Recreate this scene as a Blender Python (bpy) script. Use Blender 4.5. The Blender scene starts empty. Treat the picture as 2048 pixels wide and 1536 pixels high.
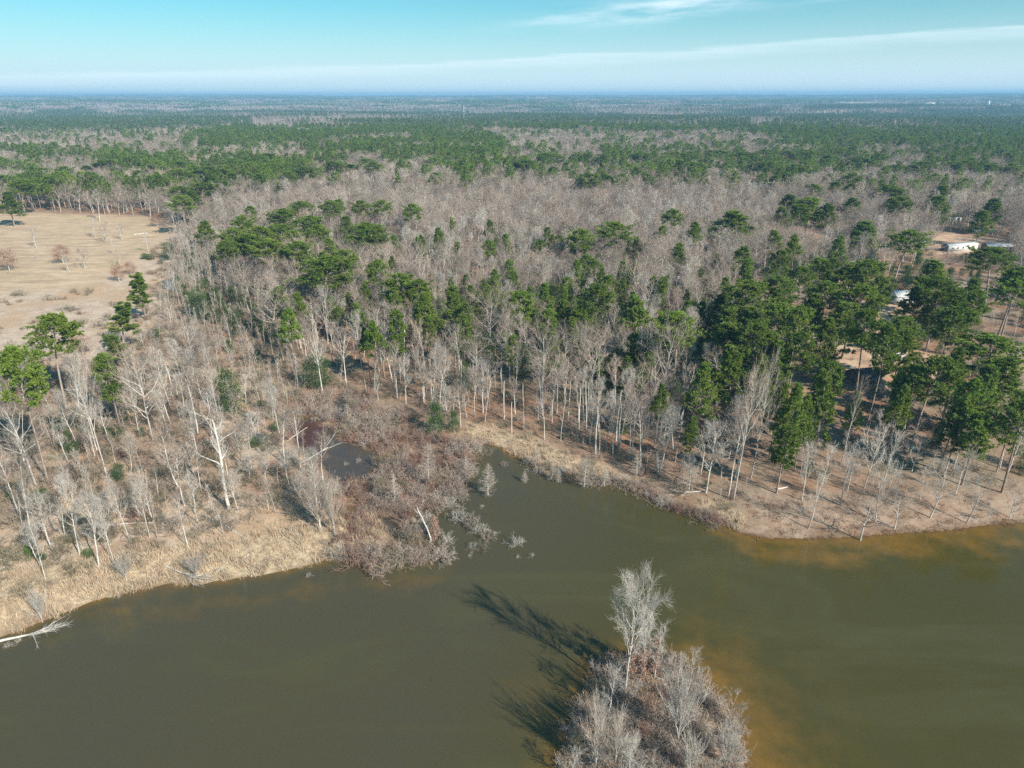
import bpy, math, random
import numpy as np
from mathutils import Vector, Matrix

random.seed(7)
RNG = np.random.default_rng(11)
S = bpy.context.scene
COL = S.collection

# ------------------------------------------------------------------ camera, light, exposure
CAM_H = 75.0
PITCH = math.radians(22.9)
FPX = 1365.0                       # focal length in photo pixels (2048 wide)
cd = bpy.data.cameras.new('camera')
cam = bpy.data.objects.new('camera', cd)
COL.objects.link(cam)
cd.sensor_width = 36.0
cd.lens = 36.0 * FPX / 2048.0
cd.clip_start = 1.0
cd.clip_end = 60000.0
cam.location = (0, 0, CAM_H)
cam.rotation_euler = (math.radians(90) - PITCH, math.radians(0.12), 0)
S.camera = cam

SUN_EL, SUN_AZ = math.radians(34), math.radians(135)   # azimuth clockwise from +Y
w = bpy.data.worlds.new('World')
S.world = w
w.use_nodes = True
nt = w.node_tree
nt.nodes.clear()


def N(nt, t, **kw):
    n = nt.nodes.new(t)
    for k, v in kw.items():
        if k.startswith('i_'):
            key = k[2:]
            key = int(key) if key.isdigit() else key.replace('_', ' ')
            n.inputs[key].default_value = v
        else:
            setattr(n, k, v)
    return n


def L(nt, a, ao, b, bi):
    nt.links.new(a.outputs[ao], b.inputs[bi])


def math_node(nt, op, a, b=None, c=None, clamp=False):
    n = nt.nodes.new('ShaderNodeMath')
    n.operation = op
    n.use_clamp = clamp
    for i, v in enumerate((a, b, c)):
        if v is None:
            continue
        if isinstance(v, (int, float)):
            n.inputs[i].default_value = v
        else:
            nt.links.new(v, n.inputs[i])
    return n.outputs[0]


def mix_col(nt, fac, a, b, mode='MIX'):
    n = nt.nodes.new('ShaderNodeMix')
    n.data_type = 'RGBA'
    n.blend_type = mode
    n.clamp_factor = True
    for i, v in ((0, fac), (6, a), (7, b)):
        if isinstance(v, (int, float)):
            n.inputs[i].default_value = v
        elif isinstance(v, (tuple, list)):
            n.inputs[i].default_value = (v[0], v[1], v[2], 1)
        else:
            nt.links.new(v, n.inputs[i])
    return n.outputs[2]


def build_world():
    out = N(nt, 'ShaderNodeOutputWorld')
    bg = N(nt, 'ShaderNodeBackground')
    bg.inputs[1].default_value = 0.102
    sky = N(nt, 'ShaderNodeTexSky', sky_type='NISHITA', sun_disc=False)
    sky.sun_elevation = SUN_EL
    sky.sun_rotation = SUN_AZ
    sky.altitude = 150
    sky.air_density = 1.0
    sky.dust_density = 1.2
    sky.ozone_density = 1.6
    tc = N(nt, 'ShaderNodeTexCoord')
    sep = N(nt, 'ShaderNodeSeparateXYZ')
    L(nt, tc, 'Generated', sep, 0)
    x, y, z = sep.outputs
    az = math_node(nt, 'ARCTAN2', x, y)
    el = math_node(nt, 'ARCSINE', z)
    # cyan cast of the photograph's sky
    tint = mix_col(nt, 1.0, sky.outputs[0], SKY_TINT, 'MULTIPLY')
    # pale haze of high thin cloud towards the horizon
    t = math_node(nt, 'DIVIDE', math_node(nt, 'MAXIMUM', el, 0.0), 0.074)
    hz = math_node(nt, 'POWER', 2.71828, math_node(nt, 'MULTIPLY', math_node(nt, 'MULTIPLY', t, t), -1.0))
    hz = math_node(nt, 'MULTIPLY', hz, 0.85)
    c1 = mix_col(nt, hz, tint, SKY_PALE)
    # long cirrus band rising to the right
    comb = N(nt, 'ShaderNodeCombineXYZ')
    nt.links.new(math_node(nt, 'MULTIPLY', az, 1.6), comb.inputs[0])
    nt.links.new(math_node(nt, 'MULTIPLY', el, 26.0), comb.inputs[1])
    n1 = N(nt, 'ShaderNodeTexNoise', i_Scale=2.2, i_Detail=7.0, i_Roughness=0.6)
    L(nt, comb, 0, n1, 'Vector')
    n3 = N(nt, 'ShaderNodeTexNoise', i_Scale=5.5, i_Detail=8.0, i_Roughness=0.65)
    L(nt, comb, 0, n3, 'Vector')
    edge = math_node(nt, 'ADD', math_node(nt, 'MULTIPLY', az, 0.040), 0.0475)
    edge = math_node(nt, 'ADD', edge, math_node(nt, 'MULTIPLY', math_node(nt, 'SUBTRACT', n1.outputs[0], 0.5), 0.026))
    d = math_node(nt, 'SUBTRACT', edge, el)                      # >0 below the band's upper edge
    a = math_node(nt, 'MULTIPLY', d, 260.0, clamp=True)
    b = math_node(nt, 'SUBTRACT', 1.0, math_node(nt, 'MULTIPLY', math_node(nt, 'SUBTRACT', d, 0.004), 70.0, clamp=True))
    band = math_node(nt, 'MULTIPLY', math_node(nt, 'MULTIPLY', math_node(nt, 'MULTIPLY', a, b), math_node(nt, 'ADD', n3.outputs[0], 0.15, clamp=True)), 0.62)
    c2 = mix_col(nt, band, c1, CLOUD)
    # wisps higher up
    comb2 = N(nt, 'ShaderNodeCombineXYZ')
    nt.links.new(math_node(nt, 'ADD', math_node(nt, 'MULTIPLY', az, 5.0), math_node(nt, 'MULTIPLY', el, -9.0)), comb2.inputs[0])
    nt.links.new(math_node(nt, 'MULTIPLY', el, 34.0), comb2.inputs[1])
    n2 = N(nt, 'ShaderNodeTexNoise', i_Scale=1.3, i_Detail=8.0, i_Roughness=0.62)
    L(nt, comb2, 0, n2, 'Vector')

    def blob(ca, ce, ra, re, amt):
        da = math_node(nt, 'DIVIDE', math_node(nt, 'SUBTRACT', az, ca), ra)
        de = math_node(nt, 'DIVIDE', math_node(nt, 'SUBTRACT', math_node(nt, 'SUBTRACT', el, ce), math_node(nt, 'MULTIPLY', math_node(nt, 'SUBTRACT', az, ca), 0.10)), re)
        q = math_node(nt, 'ADD', math_node(nt, 'MULTIPLY', da, da), math_node(nt, 'MULTIPLY', de, de))
        g = math_node(nt, 'POWER', 2.71828, math_node(nt, 'MULTIPLY', q, -1.0))
        return math_node(nt, 'MULTIPLY', g, amt)
    m = math_node(nt, 'ADD', blob(0.21, 0.104, 0.11, 0.014, 0.85), blob(0.055, 0.090, 0.065, 0.007, 0.30))
    m = math_node(nt, 'ADD', m, blob(0.40, 0.107, 0.04, 0.004, 0.25))
    m = math_node(nt, 'ADD', m, blob(0.9, 0.22, 0.5, 0.06, 0.4))
    m = math_node(nt, 'ADD', m, blob(-0.5, 0.30, 0.7, 0.07, 0.35))
    wis = math_node(nt, 'MULTIPLY', m, math_node(nt, 'MULTIPLY', math_node(nt, 'SUBTRACT', n2.outputs[0], 0.38), 4.2, clamp=True))
    c3 = mix_col(nt, math_node(nt, 'MINIMUM', wis, 0.9), c2, CLOUD)
    nt.links.new(c3, bg.inputs[0])
    L(nt, bg, 0, out, 0)


SKY_TINT = (0.33, 0.82, 0.88)
SKY_PALE = (5.45, 6.65, 7.4)
CLOUD = (6.4, 7.4, 7.9)
build_world()

sd = bpy.data.lights.new('sun', 'SUN')
sd.energy = 5.0
sd.angle = math.radians(0.53)
sd.color = (1.0, 0.91, 0.79)
sun = bpy.data.objects.new('sun', sd)
COL.objects.link(sun)
to_sun = Vector((math.sin(SUN_AZ) * math.cos(SUN_EL), math.cos(SUN_AZ) * math.cos(SUN_EL), math.sin(SUN_EL)))
sun.rotation_euler = to_sun.to_track_quat('Z', 'Y').to_euler()
sun.location = (60, -60, 120)

vs = S.view_settings
S.display_settings.display_device = 'sRGB'
vs.view_transform = 'Standard'
vs.look = 'None'
vs.gamma = 1.0
vs.exposure = 0.55
vs.use_curve_mapping = False
cy = S.cycles
cy.max_bounces = 5
cy.diffuse_bounces = 2
cy.glossy_bounces = 2
cy.transmission_bounces = 2
cy.transparent_max_bounces = 4
cy.volume_bounces = 0
cy.use_denoising = False
cy.caustics_reflective = False
cy.caustics_refractive = False
cy.sample_clamp_indirect = 3.0
cy.sample_clamp_direct = 8.0

# ------------------------------------------------------------------ photo pixel -> place on the ground
CP, SP = math.cos(PITCH), math.sin(PITCH)


def G(u, v, z=0.8):
    x = (u - 1024) / FPX
    y = -(v - 768) / FPX
    t = (CAM_H - z) / (SP - y * CP)
    return (x * t, (CP + y * SP) * t)


def GP(pts, z=0.8):
    return np.array([G(u, v, z) for u, v in pts])


def top_height(base, top):
    bx, by = G(*base)
    x = (top[0] - 1024) / FPX
    y = -(top[1] - 768) / FPX
    s = by / (CP + y * SP)
    return CAM_H + (-SP + y * CP) * s - 0.8


def pix(x, y, z):
    """photo pixel of a world point (arrays)"""
    d = y * CP - (z - CAM_H) * SP
    return 1024 + FPX * x / d, 768 - FPX * (y * SP + (z - CAM_H) * CP) / d


# ------------------------------------------------------------------ numpy noise
def vnoise(x, y, seed=0):
    xi = np.floor(x).astype(np.int64)
    yi = np.floor(y).astype(np.int64)
    fx, fy = x - xi, y - yi
    fx = fx * fx * (3 - 2 * fx)
    fy = fy * fy * (3 - 2 * fy)

    def h(a, b):
        n = (a * 374761393 + b * 668265263 + seed * 974634777) & 0x7fffffff
        n = ((n ^ (n >> 13)) * 1274126177) & 0x7fffffff
        return ((n ^ (n >> 16)) & 0xffff) / 65535.0
    return (h(xi, yi) * (1 - fx) + h(xi + 1, yi) * fx) * (1 - fy) + (h(xi, yi + 1) * (1 - fx) + h(xi + 1, yi + 1) * fx) * fy


def fbm(x, y, seed=0, octv=4):
    s, a, t = 0, 1.0, 0
    for i in range(octv):
        s = s + a * vnoise(x * 2 ** i, y * 2 ** i, seed + i * 17)
        t += a
        a *= 0.5
    return s / t


def inside(poly, x, y):
    r = np.zeros(x.shape, bool)
    n = len(poly)
    for i in range(n):
        x0, y0 = poly[i]
        x1, y1 = poly[(i + 1) % n]
        c = ((y0 > y) != (y1 > y))
        if y1 == y0:
            continue
        r ^= c & (x < (x1 - x0) * (y - y0) / (y1 - y0) + x0)
    return r


def sdist(poly, x, y):
    """signed distance, positive inside"""
    d2 = np.full(x.shape, 1e18)
    n = len(poly)
    for i in range(n):
        ax, ay = poly[i]
        bx, by = poly[(i + 1) % n]
        ex, ey = bx - ax, by - ay
        t = np.clip(((x - ax) * ex + (y - ay) * ey) / (ex * ex + ey * ey + 1e-9), 0, 1)
        d2 = np.minimum(d2, (x - ax - t * ex) ** 2 + (y - ay - t * ey) ** 2)
    d = np.sqrt(d2)
    return np.where(inside(poly, x, y), d, -d)


def sstep(a, b, x):
    t = np.clip((x - a) / (b - a), 0, 1)
    return t * t * (3 - 2 * t)


# ------------------------------------------------------------------ outlines on the ground
lake_px = [(0, 1272), (60, 1252), (130, 1225), (180, 1203), (255, 1184), (330, 1168), (400, 1170), (455, 1158), (525, 1150), (600, 1136),
           (655, 1118), (705, 1118), (740, 1128), (800, 1132), (850, 1128), (862, 1105), (835, 1085), (812, 1062), (815, 1035), (838, 1010), (880, 1005),
           (905, 985), (915, 955), (935, 925), (965, 905), (940, 893), (930, 884), (985, 890), (1030, 912), (1065, 932), (1110, 944), (1165, 955),
           (1230, 962), (1290, 982), (1345, 1008), (1400, 1028), (1445, 1052), (1485, 1068), (1535, 1078), (1620, 1079), (1700, 1076),
           (1800, 1068), (1900, 1063), (1980, 1052), (2048, 1046)]
LAKE = np.array([tuple(p) for p in GP(lake_px, 0.0)] + [(150, 118), (260, 105), (500, 60), (500, -400), (-400, -400), (-300, -40), (-140, 30), (-85, 58)])
ISLE = np.array([tuple(p) for p in GP([(1108, 1560), (1120, 1500), (1140, 1440), (1160, 1380), (1185, 1335), (1230, 1318), (1290, 1310), (1345, 1318),
                                       (1392, 1345), (1430, 1390), (1465, 1440), (1485, 1500), (1490, 1560), (1440, 1640), (1330, 1700), (1200, 1680), (1130, 1620)], 0.0)])
POOLS = [GP([(580, 858), (612, 842), (645, 855), (672, 880), (705, 890), (742, 905), (752, 928), (722, 955), (680, 962), (648, 935), (632, 902), (598, 892)], 0),
         GP([(752, 1030), (775, 1034), (800, 1058), (808, 1076), (782, 1068), (760, 1048)], 0),
         GP([(672, 795), (690, 800), (688, 832), (676, 840), (668, 815)], 0),
         GP([(337, 560), (343, 556), (346, 570), (340, 576)], 0)]
FIELD = GP([(-700, 424), (0, 424), (120, 430), (230, 434), (335, 440), (350, 470), (352, 505), (345, 545), (330, 600), (322, 650), (270, 690), (180, 720), (60, 745), (-60, 760), (-500, 720)])
LAWN = GP([(-700, 424), (0, 424), (120, 430), (230, 434), (325, 440), (330, 475), (290, 510), (230, 545), (160, 575), (80, 585), (0, 590), (-500, 600)])
BANK = GP([(1440, 1060), (1470, 1020), (1540, 1000), (1620, 992), (1720, 985), (1800, 985), (1900, 975), (2048, 965), (2300, 950), (2300, 1040), (2048, 1060), (1800, 1082), (1600, 1092), (1500, 1082)])
REED = GP([(-300, 1150), (0, 1150), (120, 1130), (260, 1105), (400, 1090), (520, 1070), (620, 1050), (680, 1040), (730, 1035), (780, 1062), (760, 1090),
           (700, 1112), (655, 1120), (600, 1140), (520, 1154), (400, 1174), (330, 1174), (255, 1190), (130, 1232), (0, 1280), (-300, 1380)])
REED2 = GP([(935, 845), (1000, 862), (1080, 885), (1150, 915), (1220, 938), (1260, 962), (1200, 958), (1110, 938), (1040, 915), (990, 890), (930, 870)])
REED3 = GP([(1395, 1000), (1440, 1000), (1480, 1030), (1478, 1066), (1440, 1050), (1400, 1028)])
MARSH = GP([(560, 830), (640, 800), (700, 785), (780, 830), (880, 880), (965, 900), (940, 930), (915, 960), (900, 990), (880, 1005), (838, 1010), (812, 1035),
            (835, 1085), (862, 1105), (850, 1128), (800, 1134), (735, 1128), (700, 1108), (684, 1092), (690, 1050), (690, 1000), (660, 965), (640, 930), (590, 890)])
REDBRUSH = GP([(675, 985), (720, 980), (750, 1010), (790, 1070), (790, 1100), (740, 1095), (690, 1075), (680, 1020)])
REDBRUSH2 = GP([(740, 880), (820, 860), (900, 890), (920, 930), (870, 960), (800, 930), (745, 915)])
YARDS = [GP([(1575, 478), (1610, 470), (1660, 478), (1668, 510), (1640, 528), (1590, 520)]),
         GP([(1745, 510), (1790, 508), (1800, 530), (1760, 535)]),
         GP([(1860, 474), (1940, 468), (2000, 482), (2010, 514), (1930, 518), (1860, 518)]),
         GP([(1720, 610), (1830, 600), (1850, 640), (1760, 660)]),
         GP([(1640, 690), (1760, 670), (1880, 730), (1840, 800), (1760, 790), (1650, 740)]),
         GP([(1360, 530), (1400, 530), (1405, 545), (1362, 545)])]


def lake_d(x, y):
    """positive in open water"""
    d = sdist(LAKE, x, y)
    d = np.minimum(d, -sdist(ISLE, x, y))
    for p in POOLS:
        d = np.maximum(d, sdist(p, x, y))
    return d


def base_terrain(x, y):
    r = np.hypot(x, y)
    far = sstep(900, 4000, r)
    rise = 60.0 * sstep(2500, 13500, r)
    hills = (fbm(x / 1500 + 40, y / 900 + 3, 5, 3) - 0.5) * 44 + (fbm(x / 5200, y / 2600, 9, 2) - 0.5) * 30
    hills = hills + (fbm(x / 3400 + 11, y / 1900, 15, 2) - 0.5) * 46 * sstep(4500, 9000, r)
    near = (fbm(x / 130, y / 130, 3, 2) - 0.5) * 3.0 * sstep(150, 260, r)
    return rise + hills * far + near


def terrain(x, y, d=None):
    x = np.asarray(x, float)
    y = np.asarray(y, float)
    if d is None:
        d = lake_d(x, y)
    up = 0.15 + 0.95 * sstep(0, 9, -d) + 0.7 * sstep(8, 60, -d)
    isl = 0.15 + 0.9 * sstep(0, 7, -d)
    wig = (fbm(x / 3.0, y / 3.0, 21, 3) - 0.5) * 0.5 * sstep(0, 3, -d)
    land = np.where(sdist(ISLE, x, y) > -3, isl, up) + wig + base_terrain(x, y)
    m = sdist(MARSH, x, y)
    land = np.where(m > 0, 0.02 + (fbm(x / 5, y / 5, 31, 3) - 0.42) * 1.5, land)
    bed = -0.12 - 0.16 * np.maximum(d, 0)
    bed = np.maximum(bed, -2.2)
    z = np.where(d > 0, bed, land * sstep(-0.3, 1.2, -d) + 0.02)
    return z


def zg(x, y):
    return float(terrain(np.array([x]), np.array([y]))[0])


# ------------------------------------------------------------------ tagging helpers
def tag(o, label=None, cat=None, group=None, kind=None):
    if label:
        o['label'] = label
    if cat:
        o['category'] = cat
    if group:
        o['group'] = group
    if kind:
        o['kind'] = kind
    return o


def raw_mesh(name, V, Fs, mats, mi=None, smooth=False):
    """V (n,3); Fs = list of (m,k) index arrays"""
    me = bpy.data.meshes.new(name)
    V = np.asarray(V, np.float32)
    me.vertices.add(len(V))
    me.vertices.foreach_set('co', V.ravel())
    loops = np.concatenate([f.ravel() for f in Fs]).astype(np.int32)
    tot = np.concatenate([np.full(len(f), f.shape[1], np.int32) for f in Fs])
    st = np.concatenate([[0], np.cumsum(tot)[:-1]]).astype(np.int32)
    me.loops.add(len(loops))
    me.loops.foreach_set('vertex_index', loops)
    me.polygons.add(len(tot))
    me.polygons.foreach_set('loop_start', st)
    me.polygons.foreach_set('loop_total', tot)
    if mi is not None:
        me.polygons.foreach_set('material_index', np.concatenate([np.full(len(f), m, np.int32) for f, m in zip(Fs, mi)]))
    if smooth:
        me.polygons.foreach_set('use_smooth', np.ones(len(tot), bool))
    for m in mats:
        me.materials.append(m)
    me.update(calc_edges=True)
    return me


def link(name, data, parent=None):
    o = bpy.data.objects.new(name, data)
    COL.objects.link(o)
    if parent:
        o.parent = parent
    return o


# ------------------------------------------------------------------ materials
def new_mat(name, rough=0.9, spec=0.2):
    m = bpy.data.materials.new(name)
    m.use_nodes = True
    t = m.node_tree
    b = t.nodes['Principled BSDF']
    b.inputs['Roughness'].default_value = rough
    b.inputs['Specular IOR Level'].default_value = spec
    return m, t, b


def organic(name, c_a, c_b, scale=0.6, rough=0.9, vary=0.35, spec=0.15, trans=0.0, c_c=None, stretch=None):
    """bark or leaf: two tones by noise, a third by individual, brightness by individual"""
    m, t, b = new_mat(name, rough, spec)
    tc = N(t, 'ShaderNodeTexCoord')
    n = N(t, 'ShaderNodeTexNoise', i_Scale=scale, i_Detail=4.0)
    if stretch:
        mp = N(t, 'ShaderNodeMapping')
        mp.inputs['Scale'].default_value = stretch
        L(t, tc, 'Object', mp, 0)
        L(t, mp, 0, n, 'Vector')
    else:
        L(t, tc, 'Object', n, 'Vector')
    f = math_node(t, 'MULTIPLY', math_node(t, 'SUBTRACT', n.outputs[0], 0.32), 2.8, clamp=True)
    col = mix_col(t, f, c_a, c_b)
    oi = N(t, 'ShaderNodeObjectInfo')
    rnd = oi.outputs['Random']
    if c_c is not None:
        r2 = math_node(t, 'FRACT', math_node(t, 'MULTIPLY', rnd, 7.31))
        col = mix_col(t, math_node(t, 'MULTIPLY', r2, 0.75), col, c_c)
    br = math_node(t, 'ADD', math_node(t, 'MULTIPLY', rnd, vary), 1.0 - vary * 0.5)
    comb = N(t, 'ShaderNodeCombineColor')
    for i in range(3):
        t.links.new(br, comb.inputs[i])
    col = mix_col(t, 1.0, col, comb.outputs[0], 'MULTIPLY')
    t.links.new(col, b.inputs['Base Color'])
    if trans:
        tr = N(t, 'ShaderNodeBsdfTranslucent')
        t.links.new(col, tr.inputs[0])
        mx = N(t, 'ShaderNodeMixShader')
        mx.inputs[0].default_value = trans
        L(t, b, 0, mx, 1)
        L(t, tr, 0, mx, 2)
        L(t, mx, 0, t.nodes['Material Output'], 0)
    return m


M = {}
M['bark'] = organic('grey_bark', (0.36, 0.325, 0.285), (0.66, 0.61, 0.55), 1.2, vary=0.45, stretch=(2, 2, 0.5))
M['bark_white'] = organic('bleached_wood', (0.42, 0.38, 0.34), (0.68, 0.63, 0.57), 1.0, vary=0.2, stretch=(2, 2, 0.4))
M['bark_pine'] = organic('pine_bark', (0.20, 0.15, 0.12), (0.40, 0.33, 0.28), 1.6, vary=0.4, stretch=(2, 2, 0.6))
M['twig'] = organic('grey_twigs', (0.25, 0.20, 0.165), (0.42, 0.35, 0.295), 0.5, vary=0.6, c_c=(0.38, 0.275, 0.21))
M['twig_pale'] = organic('pale_twigs', (0.42, 0.37, 0.32), (0.60, 0.54, 0.48), 0.6, vary=0.3)
M['twig_fan'] = organic('tan_twigs', (0.40, 0.33, 0.27), (0.56, 0.48, 0.41), 0.6, vary=0.3)
M['twig_brush'] = organic('brush_twigs', (0.21, 0.16, 0.12), (0.36, 0.29, 0.22), 0.7, vary=0.6, c_c=(0.27, 0.25, 0.15))
M['twig_marsh'] = organic('marsh_twigs', (0.34, 0.27, 0.225), (0.52, 0.43, 0.37), 0.7, vary=0.5, c_c=(0.36, 0.25, 0.20))
M['twig_red'] = organic('russet_twigs', (0.28, 0.165, 0.125), (0.42, 0.275, 0.215), 0.7, vary=0.4)
M['needle'] = organic('pine_needles', (0.120, 0.200, 0.030), (0.235, 0.320, 0.048), 0.35, rough=0.65, vary=0.42, spec=0.3, trans=0.35, c_c=(0.20, 0.26, 0.042))
M['needle_far'] = organic('far_pine_needles', (0.074, 0.128, 0.036), (0.140, 0.198, 0.050), 0.2, rough=0.8, vary=0.5, spec=0.15, trans=0.25, c_c=(0.17, 0.21, 0.045))
M['cedar'] = organic('juniper_foliage', (0.060, 0.115, 0.022), (0.120, 0.200, 0.036), 0.9, rough=0.75, vary=0.4, spec=0.2, trans=0.2, c_c=(0.040, 0.085, 0.030))
M['holly'] = organic('holly_foliage', (0.030, 0.070, 0.020), (0.070, 0.125, 0.030), 0.8, rough=0.5, vary=0.5, spec=0.35, trans=0.15, c_c=(0.10, 0.14, 0.03))
M['rust'] = organic('withered_oak_leaves', (0.20, 0.085, 0.05), (0.34, 0.165, 0.10), 0.8, vary=0.3, trans=0.15)
M['vine'] = organic('dead_vine', (0.26, 0.15, 0.11), (0.42, 0.27, 0.20), 0.8, vary=0.2)
M['reed'] = organic('dry_reed', (0.46, 0.35, 0.24), (0.70, 0.57, 0.42), 0.7, rough=0.8, vary=0.45, trans=0.15, c_c=(0.50, 0.37, 0.26))
M['grass'] = organic('dry_grass', (0.38, 0.27, 0.17), (0.60, 0.46, 0.30), 0.7, rough=0.85, vary=0.45, trans=0.15, c_c=(0.36, 0.24, 0.15))
M['far_twig'] = organic('far_twigs', (0.29, 0.24, 0.205), (0.41, 0.345, 0.30), 0.05, vary=0.45, c_c=(0.34, 0.265, 0.215))


def plain(name, c, rough=0.6, spec=0.4, n_scale=3.0, n_amt=0.25, metal=0.0):
    m, t, b = new_mat(name, rough, spec)
    tc = N(t, 'ShaderNodeTexCoord')
    n = N(t, 'ShaderNodeTexNoise', i_Scale=n_scale, i_Detail=5.0)
    L(t, tc, 'Object', n, 'Vector')
    dark = tuple(v * (1 - n_amt) for v in c)
    t.links.new(mix_col(t, n.outputs[0], dark, tuple(min(0.9, v * (1 + n_amt * 0.6)) for v in c)), b.inputs['Base Color'])
    b.inputs['Metallic'].default_value = metal
    return m


M['white'] = plain('weathered_white_paint', (0.74, 0.75, 0.74))
M['blue_dark'] = plain('dark_blue_metal', (0.05, 0.09, 0.14), 0.4)
M['blue_pale'] = plain('pale_blue_paint', (0.34, 0.55, 0.65), 0.4)
M['metal_pale'] = plain('pale_metal_roofing', (0.66, 0.66, 0.64), 0.45, metal=0.0)
M['brown'] = plain('brown_siding', (0.20, 0.14, 0.12), 0.8)
M['shingle'] = plain('dark_shingles', (0.035, 0.04, 0.055), 0.8, n_scale=8)
M['brick'] = plain('red_roof_paint', (0.36, 0.12, 0.09), 0.7)
M['glass'] = plain('window_glass', (0.03, 0.04, 0.05), 0.1, 0.6, n_amt=0.1)
M['tyre'] = plain('rubber', (0.02, 0.02, 0.02), 0.9)
M['steel'] = plain('galvanised_steel', (0.5, 0.5, 0.5), 0.5)
M['concrete'] = plain('pale_concrete', (0.56, 0.54, 0.50), 0.9, n_scale=0.8, n_amt=0.3)
M['asphalt'] = plain('asphalt', (0.30, 0.29, 0.28), 0.9, n_scale=0.5)
M['trim'] = plain('pale_trim', (0.60, 0.60, 0.58), 0.6)
M['wood'] = plain('dock_wood', (0.32, 0.27, 0.22), 0.8)


def ground_material():
    m, t, b = new_mat('ground', 0.95, 0.1)
    tc = N(t, 'ShaderNodeTexCoord')
    A = N(t, 'ShaderNodeAttribute', attribute_name='zone_a')     # r lawn, g rough field, b bank
    B = N(t, 'ShaderNodeAttribute', attribute_name='zone_b')     # r marsh, g yard dirt, b reed bed
    sa = N(t, 'ShaderNodeSeparateColor')
    sb = N(t, 'ShaderNodeSeparateColor')
    L(t, A, 'Color', sa, 0)
    L(t, B, 'Color', sb, 0)

    def noise(scale, det=6, rough=0.6, st=None):
        n = N(t, 'ShaderNodeTexNoise', i_Scale=scale, i_Detail=float(det), i_Roughness=rough)
        if st:
            mp = N(t, 'ShaderNodeMapping')
            mp.inputs['Scale'].default_value = st
            L(t, tc, 'Object', mp, 0)
            L(t, mp, 0, n, 'Vector')
        else:
            L(t, tc, 'Object', n, 'Vector')
        return n.outputs[0]

    def ramp(v, lo, hi):
        return math_node(t, 'DIVIDE', math_node(t, 'SUBTRACT', v, lo), hi - lo, clamp=True)
    n_big = noise(0.035)
    n_mid = noise(0.22)
    n_sm = noise(1.3, 8, 0.7)
    n_fine = noise(5.0, 6, 0.75)
    litter = mix_col(t, ramp(n_mid, 0.35, 0.62), (0.25, 0.125, 0.075), (0.37, 0.225, 0.145))
    litter = mix_col(t, ramp(n_big, 0.42, 0.60), litter, (0.30, 0.235, 0.17))
    litter = mix_col(t, ramp(n_sm, 0.50, 0.68), litter, (0.16, 0.10, 0.07))
    litter = mix_col(t, ramp(n_fine, 0.55, 0.72), litter, (0.42, 0.30, 0.21))
    streak = noise(0.30, 7, 0.65, (0.35, 1.5, 1))
    lawn = mix_col(t, ramp(streak, 0.38, 0.62), (0.41, 0.285, 0.185), (0.59, 0.445, 0.31))
    lawn = mix_col(t, ramp(n_big, 0.52, 0.68), lawn, (0.46, 0.365, 0.21))
    lawn = mix_col(t, math_node(t, 'MULTIPLY', ramp(noise(0.12, 6, 0.7, (0.5, 1.4, 1)), 0.48, 0.62), 0.8), lawn, (0.34, 0.235, 0.165))
    lawn = mix_col(t, math_node(t, 'MULTIPLY', ramp(n_fine, 0.4, 0.7), 0.35), lawn, (0.66, 0.52, 0.34))
    roughf = mix_col(t, ramp(n_mid, 0.36, 0.62), (0.42, 0.32, 0.24), (0.58, 0.46, 0.35))
    roughf = mix_col(t, ramp(n_big, 0.48, 0.62), roughf, (0.48, 0.32, 0.20))
    roughf = mix_col(t, ramp(n_sm, 0.5, 0.68), roughf, (0.33, 0.23, 0.16))
    roughf = mix_col(t, ramp(n_fine, 0.52, 0.7), roughf, (0.64, 0.52, 0.38))
    bank = mix_col(t, ramp(n_mid, 0.35, 0.65), (0.28, 0.18, 0.12), (0.40, 0.30, 0.225))
    bank = mix_col(t, ramp(n_sm, 0.5, 0.66), bank, (0.24, 0.15, 0.10))
    bank = mix_col(t, ramp(n_fine, 0.56, 0.7), bank, (0.52, 0.44, 0.36))
    marsh = mix_col(t, ramp(n_mid, 0.4, 0.6), (0.12, 0.075, 0.055), (0.26, 0.18, 0.13))
    marsh = mix_col(t, ramp(n_fine, 0.55, 0.7), marsh, (0.34, 0.26, 0.18))
    dirt = mix_col(t, ramp(n_mid, 0.38, 0.62), (0.44, 0.25, 0.15), (0.58, 0.42, 0.30))
    dirt = mix_col(t, ramp(n_fine, 0.5, 0.7), dirt, (0.50, 0.38, 0.29))
    reed = mix_col(t, ramp(n_sm, 0.40, 0.62), (0.34, 0.25, 0.17), (0.58, 0.46, 0.31))
    col = mix_col(t, sa.outputs[1], litter, roughf)
    col = mix_col(t, sa.outputs[0], col, lawn)
    col = mix_col(t, sb.outputs[1], col, dirt)
    col = mix_col(t, sa.outputs[2], col, bank)
    col = mix_col(t, sb.outputs[0], col, marsh)
    col = mix_col(t, sb.outputs[2], col, reed)
    # wet edge
    W = N(t, 'ShaderNodeAttribute', attribute_name='wet')
    col = mix_col(t, math_node(t, 'MULTIPLY', W.outputs['Fac'], 0.6), col, (0.12, 0.075, 0.04))
    t.links.new(col, b.inputs['Base Color'])
    bp = N(t, 'ShaderNodeBump', i_Strength=0.6, i_Distance=0.25)
    t.links.new(math_node(t, 'ADD', n_sm, math_node(t, 'MULTIPLY', n_fine, 0.5)), bp.inputs['Height'])
    L(t, bp, 0, b, 'Normal')
    return m


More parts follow.
